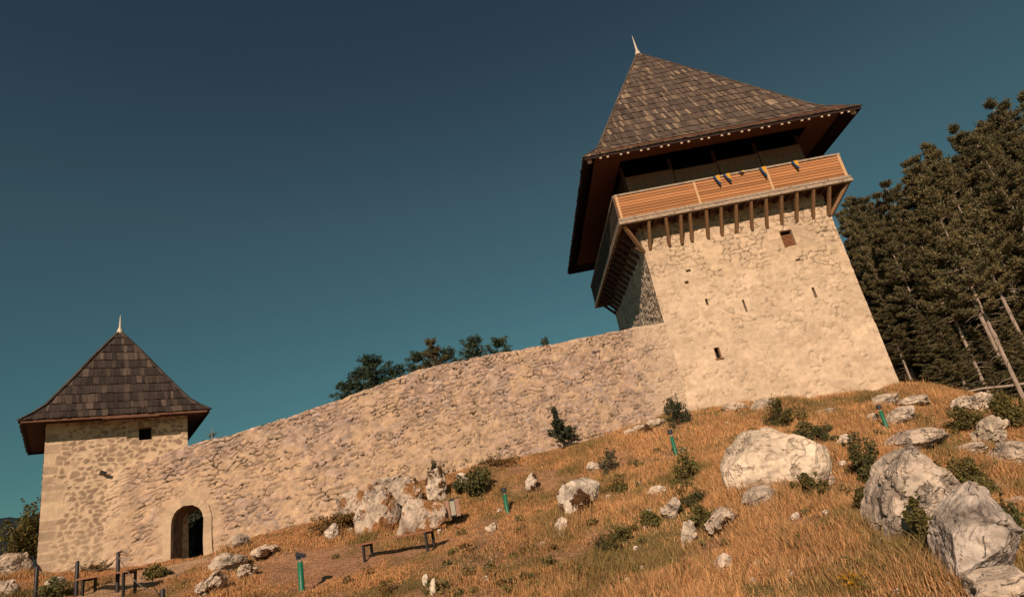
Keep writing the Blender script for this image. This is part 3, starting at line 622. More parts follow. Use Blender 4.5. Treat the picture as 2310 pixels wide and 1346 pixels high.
# top and back
TH = 1.5; n_ = len(us); tp = np.linspace(0, 1, 8)
PT = np.zeros((n_, 8, 3)); e0 = P[:, -1]
for k, f in enumerate(tp): PT[:, k] = e0-wn_(us)*(TH*f); PT[:, k, 2] += .03*fbm(us*3, f*3, 0, 3, 112)*(k > 0)
mb.grid(PT, None, np.broadcast_to(np.array([.55, .42, .29]), PT.shape))
us_b = np.linspace(0, WL, 160); tb = np.linspace(0, 1, 30); SB, TB = np.meshgrid(us_b, tb, indexing='ij'); ZB = -.8+(wtop(SB)+.8)*TB; xb_, yb_ = wxy(SB)
PB = np.stack([xb_, yb_, ZB], -1)-wn_(SB)*TH; sb = (us_b[:-1]+us_b[1:])/2; zb_ = (ZB[:-1, :-1]+ZB[1:, 1:])/2
ins = (np.abs(sb-AC)[:, None] < AR+.05) & (zb_ < AZS+AR*.7)
mb.grid(PB, ~ins, np.broadcast_to(np.array([.4, .31, .22]), PB.shape), True)
cb(mb, 'rubble_masonry', M_masonry, smooth=True)
def wp(s, dep, z): x, y = wxy(np.array(s)); return np.array([x, y, z])-wn_(np.array(s))*dep
ang = np.linspace(0, math.pi, 17); arc = [(AC-AR, AZ0-1)]+[(AC-AR*math.cos(a), AZS+AR*math.sin(a)) for a in ang]+[(AC+AR, AZ0-1)]
# resample the arch outline so that the jambs carry stone relief
pl_ = []
for (a, b_) in zip(arc[:-1], arc[1:]):
    L_ = math.hypot(b_[0]-a[0], b_[1]-a[1]); k = max(1, int(L_/.06))
    pl_ += [(a[0]+(b_[0]-a[0])*i/k, a[1]+(b_[1]-a[1])*i/k) for i in range(k)]
pl_.append(arc[-1]); dp = np.linspace(-.03, TH+.05, 34); al = np.arange(len(pl_))*.06
PA = np.array([[wp(s, d_, z) for d_ in dp] for (s, z) in pl_]); ctr = wp(AC, 0, 1.2)
A_, D_ = np.meshgrid(al, dp, indexing='ij'); f1, f2, i1 = voro(A_/.28, D_/.22, 61, .95); nd = np.array([[(s-AC), (z-1.5) if z > AZS else 0] for s, z in pl_]); nd = nd/(np.linalg.norm(nd, axis=1, keepdims=True)+1e-6)
tdir = (wp(AC+.5, 0, 0)-wp(AC-.5, 0, 0)); off = (.045*(i1-.5)-.04*sstep(.12, .02, f2-f1))*sstep(.0, .15, D_)
PA = PA+off[..., None]*(-(nd[:, None, :1]*tdir[None, None]+nd[:, None, 1:]*np.array([0, 0, 1.])))
q = MB(); q.grid(PA, None, (np.array([.22, .16, .115])*(.7+.6*i1)[..., None]), False); cb(q, 'gate_passage', M_masonry)  # passage stones coloured darker to carry the shade inside the arch
# pale dressed surround
ro_, ri_ = AR+.27, AR-.012; oz = MB()
def arcp(r, k): return [(AC-r, .35)]+[(AC-r, AZS*f) for f in (.35, .6, .85)]+[(AC-r*math.cos(a), AZS+r*math.sin(a)) for a in np.linspace(0, math.pi, 25)]+[(AC+r, AZS*f) for f in (.85, .6, .35)]+[(AC+r, .15)]
Oo, Oi = arcp(ro_, 0), arcp(ri_, 0); G = np.zeros((len(Oo), 4, 3)); GCc = np.zeros((len(Oo), 4, 3))
for i in range(len(Oo)):
    G[i, 0] = wp(*(Oo[i][0], 0.10), Oo[i][1]); G[i, 1] = wp(Oo[i][0], -.045, Oo[i][1]); G[i, 2] = wp(Oi[i][0], -.05, Oi[i][1]); G[i, 3] = wp(Oi[i][0], .15, Oi[i][1])
    G[i] += .008*rng.normal(size=(4, 3)); GCc[i] = np.array([.47, .36, .25])*(.88+.24*hsh(np.array(i//2), np.array(3), np.array(1)))
oz.grid(G, None, GCc, True); cb(oz, 'arch_surround', M_masonry)

# ------------------------------------------------------------------ benches
def bench(pl, pr, zs, label):
    """pl, pr: ground points under the two ends"""
    pl, pr = np.array(pl), np.array(pr); o = (pl+pr)/2; d = pr-pl; d[2] = 0; d /= np.linalg.norm(d); nb = np.array([-d[1], d[0], 0]); sl_ = (pr[2]-pl[2])/np.linalg.norm((pr-pl)[:2])
    L = np.linalg.norm((pr-pl)[:2]); e = empty('bench', o, label, 'bench', 'iron framed benches without backrests')
    dd = np.array([d[0], d[1], sl_]); dd /= np.linalg.norm(dd); up = np.array([0, 0, 1.])
    q = MB()
    for k in range(4): q.box(nb*(-.18+.12*k)+up*zs, (dd, nb, up), (L/2, .052, .022))
    q.build('seat', M_seat, e)
    for s in (-1, 1):
        f = MB(); c = dd*s*(L/2-.22)
        for t in (-1, 1): f.beam(c+nb*t*.19+up*-.35, c+nb*t*.19+up*(zs-.025), .055, .055, nb)
        f.beam(c-nb*.22+up*(zs-.05), c+nb*.22+up*(zs-.05), .055, .05); f.build('leg_frame', M_iron, e)
def bench_px(xa, xb, Y, zs, seat_py, label):
    xm = (xa+xb)/2; yy = np.arange(13, 24, .02); dm = ray(xm, seat_py(xm)); hz = H(dm[0]/dm[1]*yy, yy); gap = dm[2]/dm[1]*yy-zs-hz; k = np.nonzero(gap < .04)[0]; Y = float(yy[k[0]]) if len(k) else Y
    dy = .32 if xa > 500 else .16; a = at(xa, seat_py(xa), Y+dy); b_ = at(xb, seat_py(xb), Y-dy)
    a[2] -= zs; b_[2] -= zs; bench(a, b_, zs, label)
bench_px(812, 984, 17.3, .46, lambda x: 1224-(x-830)*.207, 'brown plank bench on black legs in front of the grey rock outcrop')
bench_px(187, 308, 19.4, .46, lambda x: 1304-(x-190)*.174, 'brown plank bench on black legs at the foot of the small tower')

# ------------------------------------------------------------------ path lights
def path_light(top, base, hgt, rz, label, flood=False):
    e = empty('path_light', base, label, 'path light', 'green path lights with dark heads', rz)
    q = MB(); h = hgt
    q.tube([(0, 0, -.3), (0, 0, h*.74), (0, 0, h*.75)], [.068, .066, .04], 14); q.build('post', M_green, e, True)
    q = MB(); q.tube([(0, 0, h*.75), (0, 0, h*.86)], .022, 8); q.build('neck', M_zinc, e, True)
    q = MB()
    if flood:
        q.box((.02, 0, h*.93), ((.93, 0, -.37), (0, 1, 0), (.37, 0, .93)), (.115, .085, .042)); q.box((-.03, 0, h*.865), ((1, 0, 0), (0, 1, 0), (0, 0, 1)), (.05, .03, .04))
    else: q.tube([(0, 0, h*.83), (0, 0, h*.84), (0, 0, h*.98), (0, 0, h)], [.06, .085, .085, .06], 14)
    q.build('lamp_head', M_head, e, False)
def plight(tx, ty, bx, by, Y, rz, label, flood=False):
    T_, B_ = at(tx, ty, Y), at(bx, by, Y); path_light(T_, B_, T_[2]-B_[2], rz, label, flood)
plight(674, 1246, 681, 1329, 15, .5, 'green path light with tilted dark head, on bare reddish turf left of the bench', True)
plight(1134, 1100, 1146, 1160, 20.3, 0, 'green path light in dry grass just right of the litter bin')
plight(1513, 968, 1527, 1030, 21.5, 0, 'green path light in tall grass below the juniper bush by the wall')
plight(1985, 912, 2002, 968, 21.5, 0, 'green path light right of the keep in front of flat rocks')

# ------------------------------------------------------------------ litter bin
bp = at(1026, 1187, 19); bp[2] = H(bp[0], bp[1]); e = empty('litter_bin', bp, 'wooden slatted litter bin with grey metal front panel on a post, beside rock outcrop', 'litter bin', None, math.radians(14)); e.scale = (.8, .8, .8)
ax = ((1, 0, 0), (0, 1, 0), (0, 0, 1)); zb0, zb1 = .36, .98
for k in range(5):
    q = MB(); q.beam((-.21+.42*k/4, .19, zb0), (-.21+.42*k/4, .19, zb1), .09, .02, (0, 1, 0)); q.build('slat', M_slat, e)
for s in (-1, 1):
    for k in range(4):
        q = MB(); q.beam((s*.255, -.16+.105*k, zb0), (s*.255, -.16+.105*k, zb1), .085, .02, (1, 0, 0)); q.build('slat', M_slat, e)
    for x in (.15, .225):
        q = MB(); q.beam((s*x, -.215, zb0), (s*x, -.215, zb1), .066, .02, (0, 1, 0)); q.build('slat', M_slat, e)
q = MB(); q.box((0.01, -.20, .68), ax, (.085, .01, .26)); q.build('front_panel', M_zinc, e)
q = MB()
for z in (.40, .95):
    q.beam((-.115, -.212, z), (.115, -.212, z), .02, .04)
for s in (-1, 1): q.beam((s*.105, -.212, .4), (s*.105, -.212, .95), .02, .02, (0, 1, 0))
q.build('panel_frame', M_iron, e)
q = MB(); q.box((0, 0, zb0+.01), ax, (.24, .19, .01)); q.build('bin_floor', M_iron, e)
q = MB(); q.beam((0, .26, -.3), (0, .26, 1.02), .06, .06, (0, 1, 0)); q.build('post', M_iron, e)
q = MB(); q.beam((.0, .26, 1.0), (.36, .22, 1.03), .05, .035); q.build('ashtray_arm', M_iron, e)

# ------------------------------------------------------------------ rope fence
fp = [(84, 1276, 1352, 17.2), (175, 1264, 1336, 17.4), (267, 1247, 1331, 17.4), (367, 1327, 1400, 14.5)]
e = empty('rope_fence', at(175, 1336, 17.4), 'low fence of dark posts strung with thin rope before the small tower', 'fence'); e0_ = np.array(e.location); tops = []
for (x, ty, by, Yv) in fp:
    T_, B_ = at(x, ty, Yv), at(x+1, by, Yv); B_[2] = min(B_[2], float(H(B_[0], B_[1])))-.2; B_[0] = T_[0]; q = MB()
    q.tube([B_-e0_, T_-e0_-np.array([0, 0, .03]), T_-e0_], [.055, .05, .03], 10); q.build('post', M_iron, e, True); tops.append(T_-e0_-np.array([0, 0, .07]))
for a, b_ in zip(tops[:-1], tops[1:]):
    q = MB(); t_ = np.linspace(0, 1, 15); pts = a+(b_-a)*t_[:, None]; pts[:, 2] -= .26*4*t_*(1-t_); q.tube(pts, .011, 6); q.build('rope', M_rope, e, True)

# ------------------------------------------------------------------ rocks
def ico(sub):
    bm = bmesh.new(); bmesh.ops.create_icosphere(bm, subdivisions=sub, radius=1); v = np.array([q.co[:] for q in bm.verts]); f = np.array([[w_.index for w_ in q.verts] for q in bm.faces]); bm.free(); return v, f
ICO = {k: ico(k) for k in (3, 4, 5, 6)}
ROCKS = []
def facet(v, k, amp, r2):
    p = r2.normal(size=(k, 3)); p /= np.linalg.norm(p, axis=1, keepdims=True); p *= r2.uniform(.75, 1.1, (k, 1)); g = r2.normal(size=(k, 3)); o = r2.uniform(-.5, .5, k)
    w = v+.10*np.stack([fbm(v[:, 0]*3, v[:, 1]*3, v[:, 2]*3, 3, 201+i) for i in range(3)], -1)
    d = ((w[:, None]-p[None])**2).sum(-1); i = d.argmin(1); s2 = np.sort(d, 1)[:, :2]; e = np.sqrt(s2[:, 1])-np.sqrt(s2[:, 0])
    return amp*(((v-p[i])*g[i]).sum(1)*.9+o[i]*.7)*sstep(0, .03, e)-amp*.35*sstep(.035, 0, e), sstep(.03, 0, e)
def rock(px, py, wpx, hpx, label, mat=None, sub=4, seed=None, tilt=0, cutn=9, rough=.14, deep=.75, col=(.46, .38, .305), sink=.12, cuts_=None, cat='rock', name='rock', Yfix=None, sharp=.75, strata=0, grp=None, pw=1.0, lean=1., fac=1.):
    p = ground_at(px, py) if Yfix is None else at(px, py, Yfix)
    z = p@F; W_, H_ = wpx*z/FPX/2, hpx*z/FPX
    seed = seed if seed is not None else int(px*7+py); r2 = np.random.default_rng(seed); v, f = ICO[sub]; v = v.copy()
    nrm = r2.normal(size=(cutn, 3)); nrm /= np.linalg.norm(nrm, axis=1, keepdims=True); ds = r2.uniform(sharp*.82, sharp*1.18, cutn)
    if pw != 1: v = np.sign(v)*np.abs(v)**pw
    if cuts_:
        nrm = np.array([c[:3] for c in cuts_], float); ds = np.array([c[3] for c in cuts_]); nrm /= np.linalg.norm(nrm, axis=1, keepdims=True)
    for n_, d_ in zip(nrm, ds):
        ex = v@n_-d_; v = v-np.maximum(ex, 0)[:, None]*n_*.985
    v /= np.abs(v).max(0)
    dirn = v/np.linalg.norm(v, axis=1, keepdims=True)
    o = seed % 97; nz = fbm(v[:, 0]*1.2+o, v[:, 1]*1.2, v[:, 2]*1.2, 4, seed % 50, .45); rid = 1-np.abs(fbm(v[:, 0]*1.5+o, v[:, 1]*1.5, v[:, 2]*.9, 4, seed % 50+7)); fine = fbm(v[:, 0]*7, v[:, 1]*7, v[:, 2]*7+o, 3, seed % 40); crk = sstep(.93, .995, rid)
    fa, ca = facet(v, 9, rough*.75*fac, r2); fb, cb_ = facet(v, 34, rough*.38*fac, r2); crk = np.maximum(np.maximum(crk*.6, ca*.9), cb_*.55)
    dd = rough*.55*nz-rough*.35*crk+rough*.14*fine+fa+fb
    if strata: dd = dd+strata*np.sign(np.sin(v[:, 2]*9+v[:, 0]*3+2*nz))*.5
    v = v+dirn*dd[:, None]
    ct, st_ = math.cos(tilt), math.sin(tilt); v = np.stack([v[:, 0]*ct-v[:, 2]*st_, v[:, 1], v[:, 0]*st_+v[:, 2]*ct], -1)
    hh = H_*(1+sink)/2
    ext = np.abs(v).max(0); v = v/ext*np.array([W_, max(W_*deep, .05), hh])
    v[:, 2] += H_-hh; v[:, 0] += v[:, 2]*lean*(px-250)/(py+3750)
    yaw = -math.atan2(p[0], p[1]); cy, sy = math.cos(yaw), math.sin(yaw); v = np.stack([v[:, 0]*cy-v[:, 1]*sy, v[:, 0]*sy+v[:, 1]*cy, v[:, 2]], -1)
    # keep the foot in the ground on a slope, and push the centre back by its depth
    ROCKS.append((p[0], p[1], W_)); fw = np.array([p[0], p[1], 0]); fw /= np.linalg.norm(fw); p = p+fw*W_*deep*.45
    st2 = fbm(v[:, 0]*2.2/W_+o, v[:, 1]*2.2/W_, v[:, 2]*2.2/W_, 5, seed % 60, .6)[:, None]; shade = np.clip(1+.15*nz[:, None]-.5*crk[:, None], .4, 1.4)*(1-.38*sstep(.0, .7, st2)); c = np.array(col)*1.08*shade*(1+.10*sstep(0, .6, -st2)*np.array([[1, .98, .9]]))
    mb = MB(); mb.add(v, f, c); ob = mb.build(name, mat or M_rock, None, sub < 4 or fac < .5); ob.location = tuple(p)
    tag(ob, label, cat, grp); return ob
BIG = dict(sub=6, rough=.10, cutn=12)
rock(1755, 1094, 250, 140, 'large rounded creamy white boulder in the grass below the keep', M_cream, sub=6, rough=.10, fac=.5, col=(.60, .50, .39), seed=14, deep=.8, pw=.72, sink=.45, name='boulder', cat='boulder', lean=.25, cuts_=[(.62, .0, .8, .78), (.1, -.1, 1, .90), (-.75, -.3, .6, .88), (.1, -1, .35, .86), (-.2, -.8, .8, 1.0)])
rock(2058, 1222, 222, 222, 'tall cracked grey boulder with a dark cleft, right of the white boulder', sub=6, rough=.12, col=(.45, .375, .305), seed=23, deep=.85, name='boulder', cat='boulder', cuts_=[(-.75, -.5, .45, .60), (.72, -.1, .7, .62), (.25, -1, .35, .62), (-.9, -.55, 0, .66), (.95, -.4, -.1, .75), (-.25, -.3, 1, .82), (.6, -.8, .1, .68)])
rock(2197, 1322, 212, 214, 'big speckled grey boulder leaning at the right, nearest the camera', sub=6, rough=.10, col=(.41, .355, .31), seed=37, deep=.8, name='boulder', cat='boulder', cuts_=[(-.55, -.5, .75, .66), (.75, -.2, .75, .62), (.1, -1, .25, .66), (-1, -.35, -.1, .62), (.9, -.4, -.3, .8), (.4, -.5, -.7, .72)])
rock(2068, 1022, 165, 52, 'low ribbed grey rock showing just behind the tall cracked boulder', rough=.16, sub=5, strata=.05)
rock(2255, 1368, 150, 80, 'angular grey rock cut by the bottom right corner of the view', rough=.15, sub=5)
rock(2185, 938, 105, 48, 'jagged pale rock ridge in front of the forest edge', rough=.28, sub=5, strata=.10, tilt=.5, col=(.50, .42, .33))
rock(2232, 1003, 80, 62, 'craggy pale rock just below the jagged ridge near the right edge', rough=.26, sub=5, strata=.08, tilt=.5, col=(.50, .42, .33))
rock(2275, 1058, 115, 58, 'rough broad grey rock at the right edge, above the speckled boulder', rough=.22, sub=5, strata=.06)
rock(2180, 1032, 90, 34, 'flat grey rock right of the ribbed rock', rough=.18, strata=.06)
rock(2055, 918, 84, 26, 'flat smooth grey slab right of the keep corner', rough=.12)
rock(1998, 918, 62, 30, 'broken grey rock behind the path light right of the keep', rough=.22)
rock(2030, 955, 62, 36, 'low grey rock at the foot of the rightmost path light', rough=.16)
rock(1905, 1008, 38, 28, 'small bright white rock right of the rounded boulder', rough=.2, col=(.58, .49, .39))
rock(1966, 952, 32, 20, 'small pale rock left of the rightmost path light', rough=.2)
rock(1712, 1153, 90, 54, 'flat tapering grey slab below the rounded white boulder', rough=.12, tilt=-.45)
rock(1862, 1098, 42, 26, 'small grey rock at the lower right of the rounded white boulder', rough=.15)
rock(1634, 1294, 62, 42, 'knobbly pale rock alone in the grass at lower right centre', rough=.28, col=(.52, .44, .36))
rock(1484, 1122, 52, 26, 'pale rock at the upper end of the broken rock line in mid slope', rough=.26, col=(.54, .46, .36))
rock(1516, 1172, 56, 48, 'grey rock in the middle of the broken rock line in mid slope', rough=.24, tilt=-.5)
rock(1556, 1228, 40, 54, 'pale upright rock at the lower end of the broken rock line', rough=.18, col=(.52, .44, .36))
rock(1630, 1207, 82, 58, 'low rock blotched with dark moss right of the broken rock line', M_moss, 5, rough=.2)
rock(1298, 1168, 118, 98, 'pale boulder patched with dark brown moss in mid slope', M_moss, 6, rough=.10, tilt=-.4, name='boulder', cat='boulder', col=(.52, .45, .37), seed=77)
rock(1340, 1068, 40, 28, 'small rounded pale rock above the mossy boulder', rough=.16, col=(.52, .44, .35))
rock(1200, 1110, 40, 44, 'small white rock with mossy top, left of the mossy boulder', M_moss, 5, rough=.16, col=(.56, .48, .4))
rock(1266, 1207, 32, 38, 'small pale rock just below the mossy boulder', rough=.24, col=(.54, .45, .36))
OC = dict(mat=M_outcrop, sub=5, rough=.15, deep=.55, sharp=.66, sink=.5)
rock(798, 1178, 96, 76, 'grey outcrop slab against the wall, leftmost piece beside the brown weeds', seed=5, tilt=-.35, col=(.42, .345, .275), **OC)
rock(850, 1204, 118, 112, 'tall grey outcrop slab leaning on the wall, behind the left half of the bench', seed=6, tilt=-.2, col=(.43, .355, .285), **OC)
rock(905, 1168, 118, 92, 'upper outcrop slab touching the wall, above the middle of the bench', seed=9, tilt=.2, col=(.42, .345, .275), **OC)
rock(945, 1214, 128, 118, 'large smooth grey outcrop slab directly behind the right half of the bench', seed=8, tilt=.15, col=(.44, .365, .295), **OC)
rock(884, 1112, 120, 44, 'brown mossy rock ledge against the wall above the bench outcrop', M_moss, 5, rough=.2, deep=.4)
rock(984, 1132, 50, 78, 'upright pale rock with brown moss behind the litter bin', M_moss, 5, rough=.2, deep=.5, col=(.54, .45, .36))
rock(1040, 1108, 34, 42, 'white pointed rock between the litter bin and the green bush', rough=.22, deep=.5, col=(.58, .5, .4))
rock(748, 1220, 40, 38, 'white lumpy rock alone left of the bench', rough=.25, col=(.55, .47, .39))
rock(568, 1208, 72, 34, 'rounded grey rock half built into the wall right of the gateway', rough=.1, deep=.5, col=(.43, .345, .27))
rock(532, 1243, 60, 36, 'grey rock at the wall foot nearest to the gateway', rough=.14, deep=.6, col=(.43, .345, .27))
rock(518, 1290, 92, 46, 'flat grey rock slab on the slope below the gateway', rough=.14, tilt=.35, col=(.45, .37, .29))
rock(600, 1262, 70, 34, 'crumbly pale rock below the wall, left of the nearest path light', M_moss, 5, rough=.26, col=(.52, .42, .33))
rock(556, 1304, 52, 34, 'crumbly low rock below the flat grey slab', M_moss, 5, rough=.28, col=(.50, .41, .32))
rock(478, 1348, 74, 58, 'broken mossy rock at the bottom edge below the gateway', M_moss, 5, rough=.3, col=(.52, .43, .34))
rock(959, 1322, 15, 27, 'small upright white stone at bottom centre, left one of a pair', rough=.12, col=(.62, .54, .42), sub=3)
rock(977, 1343, 16, 36, 'small upright white stone at bottom centre, right one of a pair', rough=.12, col=(.62, .54, .42), sub=3)
rock(28, 1302, 78, 58, 'rounded tan rock in the lower left corner below the leafy bush', rough=.14, sub=5, col=(.47, .37, .28))
rock(66, 1288, 60, 44, 'pale tan rock against the left side of the small tower', rough=.14, sub=5, col=(.54, .43, .32))
rock(88, 1262, 36, 60, 'upright pale rock touching the left corner of the small tower', rough=.16, col=(.54, .43, .32))
rock(14, 1352, 60, 44, 'rough grey rock in the very bottom left corner', rough=.24, col=(.46, .37, .29))
rock(128, 1325, 46, 24, 'low grey rock between the two leftmost fence posts', rough=.24, col=(.44, .36, .28))
rock(1725, 926, 64, 30, 'grey weathered rock at the foot of the keep, left of the grass tuft', rough=.18, deep=.5)
rock(1655, 930, 66, 26, 'pale flat rock at the foot of the keep wall, left part', rough=.14, deep=.5, col=(.53, .42, .32))
rock(1862, 940, 66, 18, 'thin grey rock ledge below the middle of the keep', rough=.16, deep=.5)
rock(2256, 1118, 40, 26, 'small white rock right of the tall cracked boulder', rough=.22, col=(.58, .5, .4))
rock(2292, 1146, 52, 24, 'small pale rock at the right edge above the speckled boulder', rough=.22, col=(.55, .47, .38))
rock(1440, 982, 70, 26, 'brown mossy rubble at the wall foot left of the juniper bush', M_moss, 5, rough=.26, deep=.5)
rock(1478, 966, 50, 26, 'pale rubble stone at the wall foot beside the juniper bush', rough=.24, deep=.5, col=(.53, .43, .33))
for (x, y, s, lb) in [(1440, 1098, 14, 'tiny white stone left of the pale end of the broken rock line'), (1465, 1162, 20, 'small white stone above the bright green shrub in mid slope'), (1390, 1092, 18, 'small white stone just right of the mossy boulder top'), (1408, 1106, 13, 'tiny white stone in the green weeds right of the mossy boulder'), (1434, 1242, 14, 'tiny white stone low on the slope below the mossy boulder'), (1456, 1192, 13, 'tiny white stone below the bright green shrub'), (1640, 965, 18, 'tiny pale stone in grass above left of the rounded boulder'), (1900, 1052, 18, 'tiny pale stone right of the rounded white boulder'), (700, 1206, 20, 'tiny white stone at the wall foot left of the lumpy rock'), (1448, 1288, 14, 'tiny white stone near the bottom centre in dry grass'), (790, 1200, 16, 'tiny white stone beside the brown weeds behind the bench'), (990, 1205, 18, 'tiny pale stone at the right end of the bench')]:
    rock(x, y, s, s*.75, lb, sub=3, rough=.2, col=(.58, .49, .39), name='stone', cat='stone')

r5 = random.Random(41); k5 = 0
while k5 < 52:
    x, y = r5.uniform(560, 2290), r5.uniform(960, 1340)
    if x < 1040 or y < np.interp(x, [560, 1000, 1500, 1900, 2290], [1250, 1200, 1010, 990, 1000]): continue
    sz = r5.choice([9, 11, 14, 18, 24]); k5 += 1
    rock(x, y, sz*r5.uniform(.9, 1.7), sz*.75, 'small half buried pale stone among the dry grass of the slope', sub=3 if sz < 16 else 4, rough=.24, col=(.55, .46, .37), sink=.5, name='stone', cat='stone', grp='half buried stones strewn over the slope', seed=900+k5)
# ------------------------------------------------------------------ shrubs
def leaf_cloud(mb, cen, rad, n, ls, cols, r2, shell=.35):
    d = r2.normal(size=(n, 3)); d /= np.linalg.norm(d, axis=1, keepdims=True); rr = r2.uniform(shell**3, 1, n)**(1/3); p = cen+d*rr[:, None]*rad
    a = r2.normal(size=(n, 3)); a /= np.linalg.norm(a, axis=1, keepdims=True); b_ = np.cross(a, r2.normal(size=(n, 3))); b_ /= np.linalg.norm(b_, axis=1, keepdims=True)
    s = ls*r2.uniform(.6, 1.4, n)[:, None]
    v = np.stack([p-a*s, p+b_*s*.5, p+a*s, p-b_*s*.5], 1).reshape(-1, 3); f = np.arange(n*4).reshape(n, 4)
    ci = r2.integers(0, len(cols), n); c = np.array(cols)[ci]*r2.uniform(.7, 1.25, n)[:, None]; mb.add(v, f, np.repeat(c, 4, 0))
G_DARK = [(.10, .105, .045), (.125, .125, .05), (.15, .135, .052)]; G_OLIVE = [(.155, .135, .05), (.19, .155, .05), (.115, .11, .038)]; G_GREY = [(.10, .11, .075), (.13, .125, .08), (.08, .085, .05)]; G_BROWN = [(.16, .09, .03), (.11, .085, .03), (.2, .11, .04)]; G_DEEP = [(.045, .055, .034), (.055, .068, .038), (.075, .08, .04)]
def shrub(px, py, wpx, hpx, label, cols=G_OLIVE, n=900, ls=.04, nl=9, cat='shrub', name='shrub', Yfix=None):
    p = ground_at(px, py) if Yfix is None else at(px, py, Yfix); z = p@F; W_, H_ = wpx*z/FPX/2, hpx*z/FPX; r2 = np.random.default_rng(int(px*3+py*5)); mb = MB()
    nl = int(nl*1.8)
    for k in range(nl):
        a = r2.uniform(0, 2*math.pi); q = r2.uniform(.05, .95); c = np.array([math.cos(a)*q*W_, math.sin(a)*q*W_*.8, H_*(.12+r2.random()**1.3*.85)*(1-.55*q)]); s = r2.uniform(.16, .40)
        leaf_cloud(mb, c, np.array([W_*s, W_*s, H_*s*.75]), int(n*1.7)//nl, ls*1.2, cols, r2)
        mb.tube([(0, 0, -.08), c*.55+np.array([0, 0, .02]), c], [.014, .01, .004], 5, (.09, .06, .035), False)
    for k in range(14):
        a = r2.uniform(0, 2*math.pi); q = r2.uniform(.3, 1.1); c = np.array([math.cos(a)*W_*q, math.sin(a)*W_*q*.8, H_*r2.uniform(.5, 1.15)*(1.15-.5*q)]); mb.tube([(0, 0, 0), c*.6, c], [.008, .006, .002], 4, (.10, .07, .035), False); leaf_cloud(mb, c, np.array([.1, .1, .1])*W_, 10, ls, cols, r2, 0)
    o = mb.build(name, M_leaf); o.location = tuple(p); tag(o, label, cat); return o
shrub(1075, 1112, 96, 72, 'dense dark green bush at the wall foot above the litter bin', G_DARK, 1500, .045)
shrub(985, 1070, 38, 38, 'small grey-green bush at the wall foot above the outcrop', G_GREY, 400, .04)
shrub(1533, 958, 58, 64, 'round dark juniper bush where the wall meets the keep', G_DEEP, 1700, .032, 8, 'bush', 'juniper_bush')
shrub(1775, 958, 84, 66, 'olive weed tuft at the foot of the keep above the white boulder', G_OLIVE, 1100, .035)
shrub(1838, 1002, 110, 56, 'dark green scrub along the top right of the white boulder', G_DARK, 1400, .035, 12)
shrub(1832, 1124, 82, 60, 'low green shrub below the right end of the white boulder', G_OLIVE, 1300, .028)
shrub(1968, 1088, 90, 110, 'dark green shrub against the upper left of the tall cracked boulder', G_DARK, 2000, .03, 12)
shrub(1962, 1165, 50, 76, 'olive shrub at the left foot of the tall cracked boulder', G_OLIVE, 900, .026)
shrub(2103, 1250, 86, 128, 'green shrub growing in the gap between the two largest grey boulders', G_OLIVE, 2200, .024, 12)
shrub(2205, 1122, 130, 90, 'wide olive shrub right of the tall cracked boulder top', G_OLIVE, 2200, .03, 14)
shrub(2278, 968, 130, 84, 'leafy olive shrub at the forest edge beside the leaning trunk', G_OLIVE, 2000, .045, 14)
shrub(2185, 975, 84, 60, 'low green shrub left of the craggy rock near the right edge', G_OLIVE, 1100, .035)
shrub(2293, 1225, 70, 110, 'dark green shrub at the right edge behind the speckled boulder', G_DARK, 1500, .028)
shrub(1380, 1066, 56, 56, 'grey-green weed clump above right of the mossy boulder', G_GREY, 800, .028)
shrub(1393, 1118, 66, 50, 'green weeds just right of the mossy boulder', G_OLIVE, 800, .026)
shrub(1462, 1186, 60, 34, 'low bright green shrub between mossy boulder and broken rock line', G_OLIVE, 900, .022)
shrub(1406, 1218, 60, 36, 'low green shrub below right of the mossy boulder', G_OLIVE, 700, .022)
shrub(1592, 1198, 86, 62, 'bright green shrub between the broken rock line and the moss-blotched rock', G_OLIVE, 1500, .024, 12)
shrub(1568, 1142, 84, 36, 'dark low scrub above the moss-blotched rock', G_DARK, 900, .024)
shrub(1556, 1080, 70, 66, 'feathery green weeds left of the white boulder below a path light', G_OLIVE, 900, .028)
shrub(1372, 1256, 76, 56, 'olive weed clump near the bottom, below the mossy boulder', G_OLIVE, 800, .022)
shrub(1240, 1280, 50, 34, 'small green weed clump at the bottom centre', G_OLIVE, 400, .02)
shrub(58, 1262, 110, 128, 'leafy green bush growing left of the small tower', [(.10, .09, .028), (.075, .08, .028), (.15, .115, .035)], 2200, .05, 14, Yfix=23.5)
shrub(118, 1352, 84, 46, 'dark green shrub at the bottom left between fence posts', G_DARK, 900, .03)
shrub(350, 1302, 70, 26, 'green grass tuft beside the right end of the lower bench', G_OLIVE, 700, .03)
shrub(215, 1290, 60, 24, 'dry brown weed clump at the foot of the small tower', G_BROWN, 500, .03)
shrub(762, 1196, 130, 46, 'dry brown weeds at the wall foot left of the grey outcrop', G_BROWN, 1500, .03, 14)
shrub(900, 1092, 80, 34, 'rusty dry weeds growing on the outcrop by the wall', G_BROWN, 800, .03)
shrub(1120, 1052, 110, 28, 'rusty dry weeds along the wall foot right of the dense bush', G_BROWN, 900, .03)
shrub(452, 1250, 150, 150, 'dark leafy bush seen through the gateway arch', G_DEEP, 3000, .10, 14, Yfix=33)
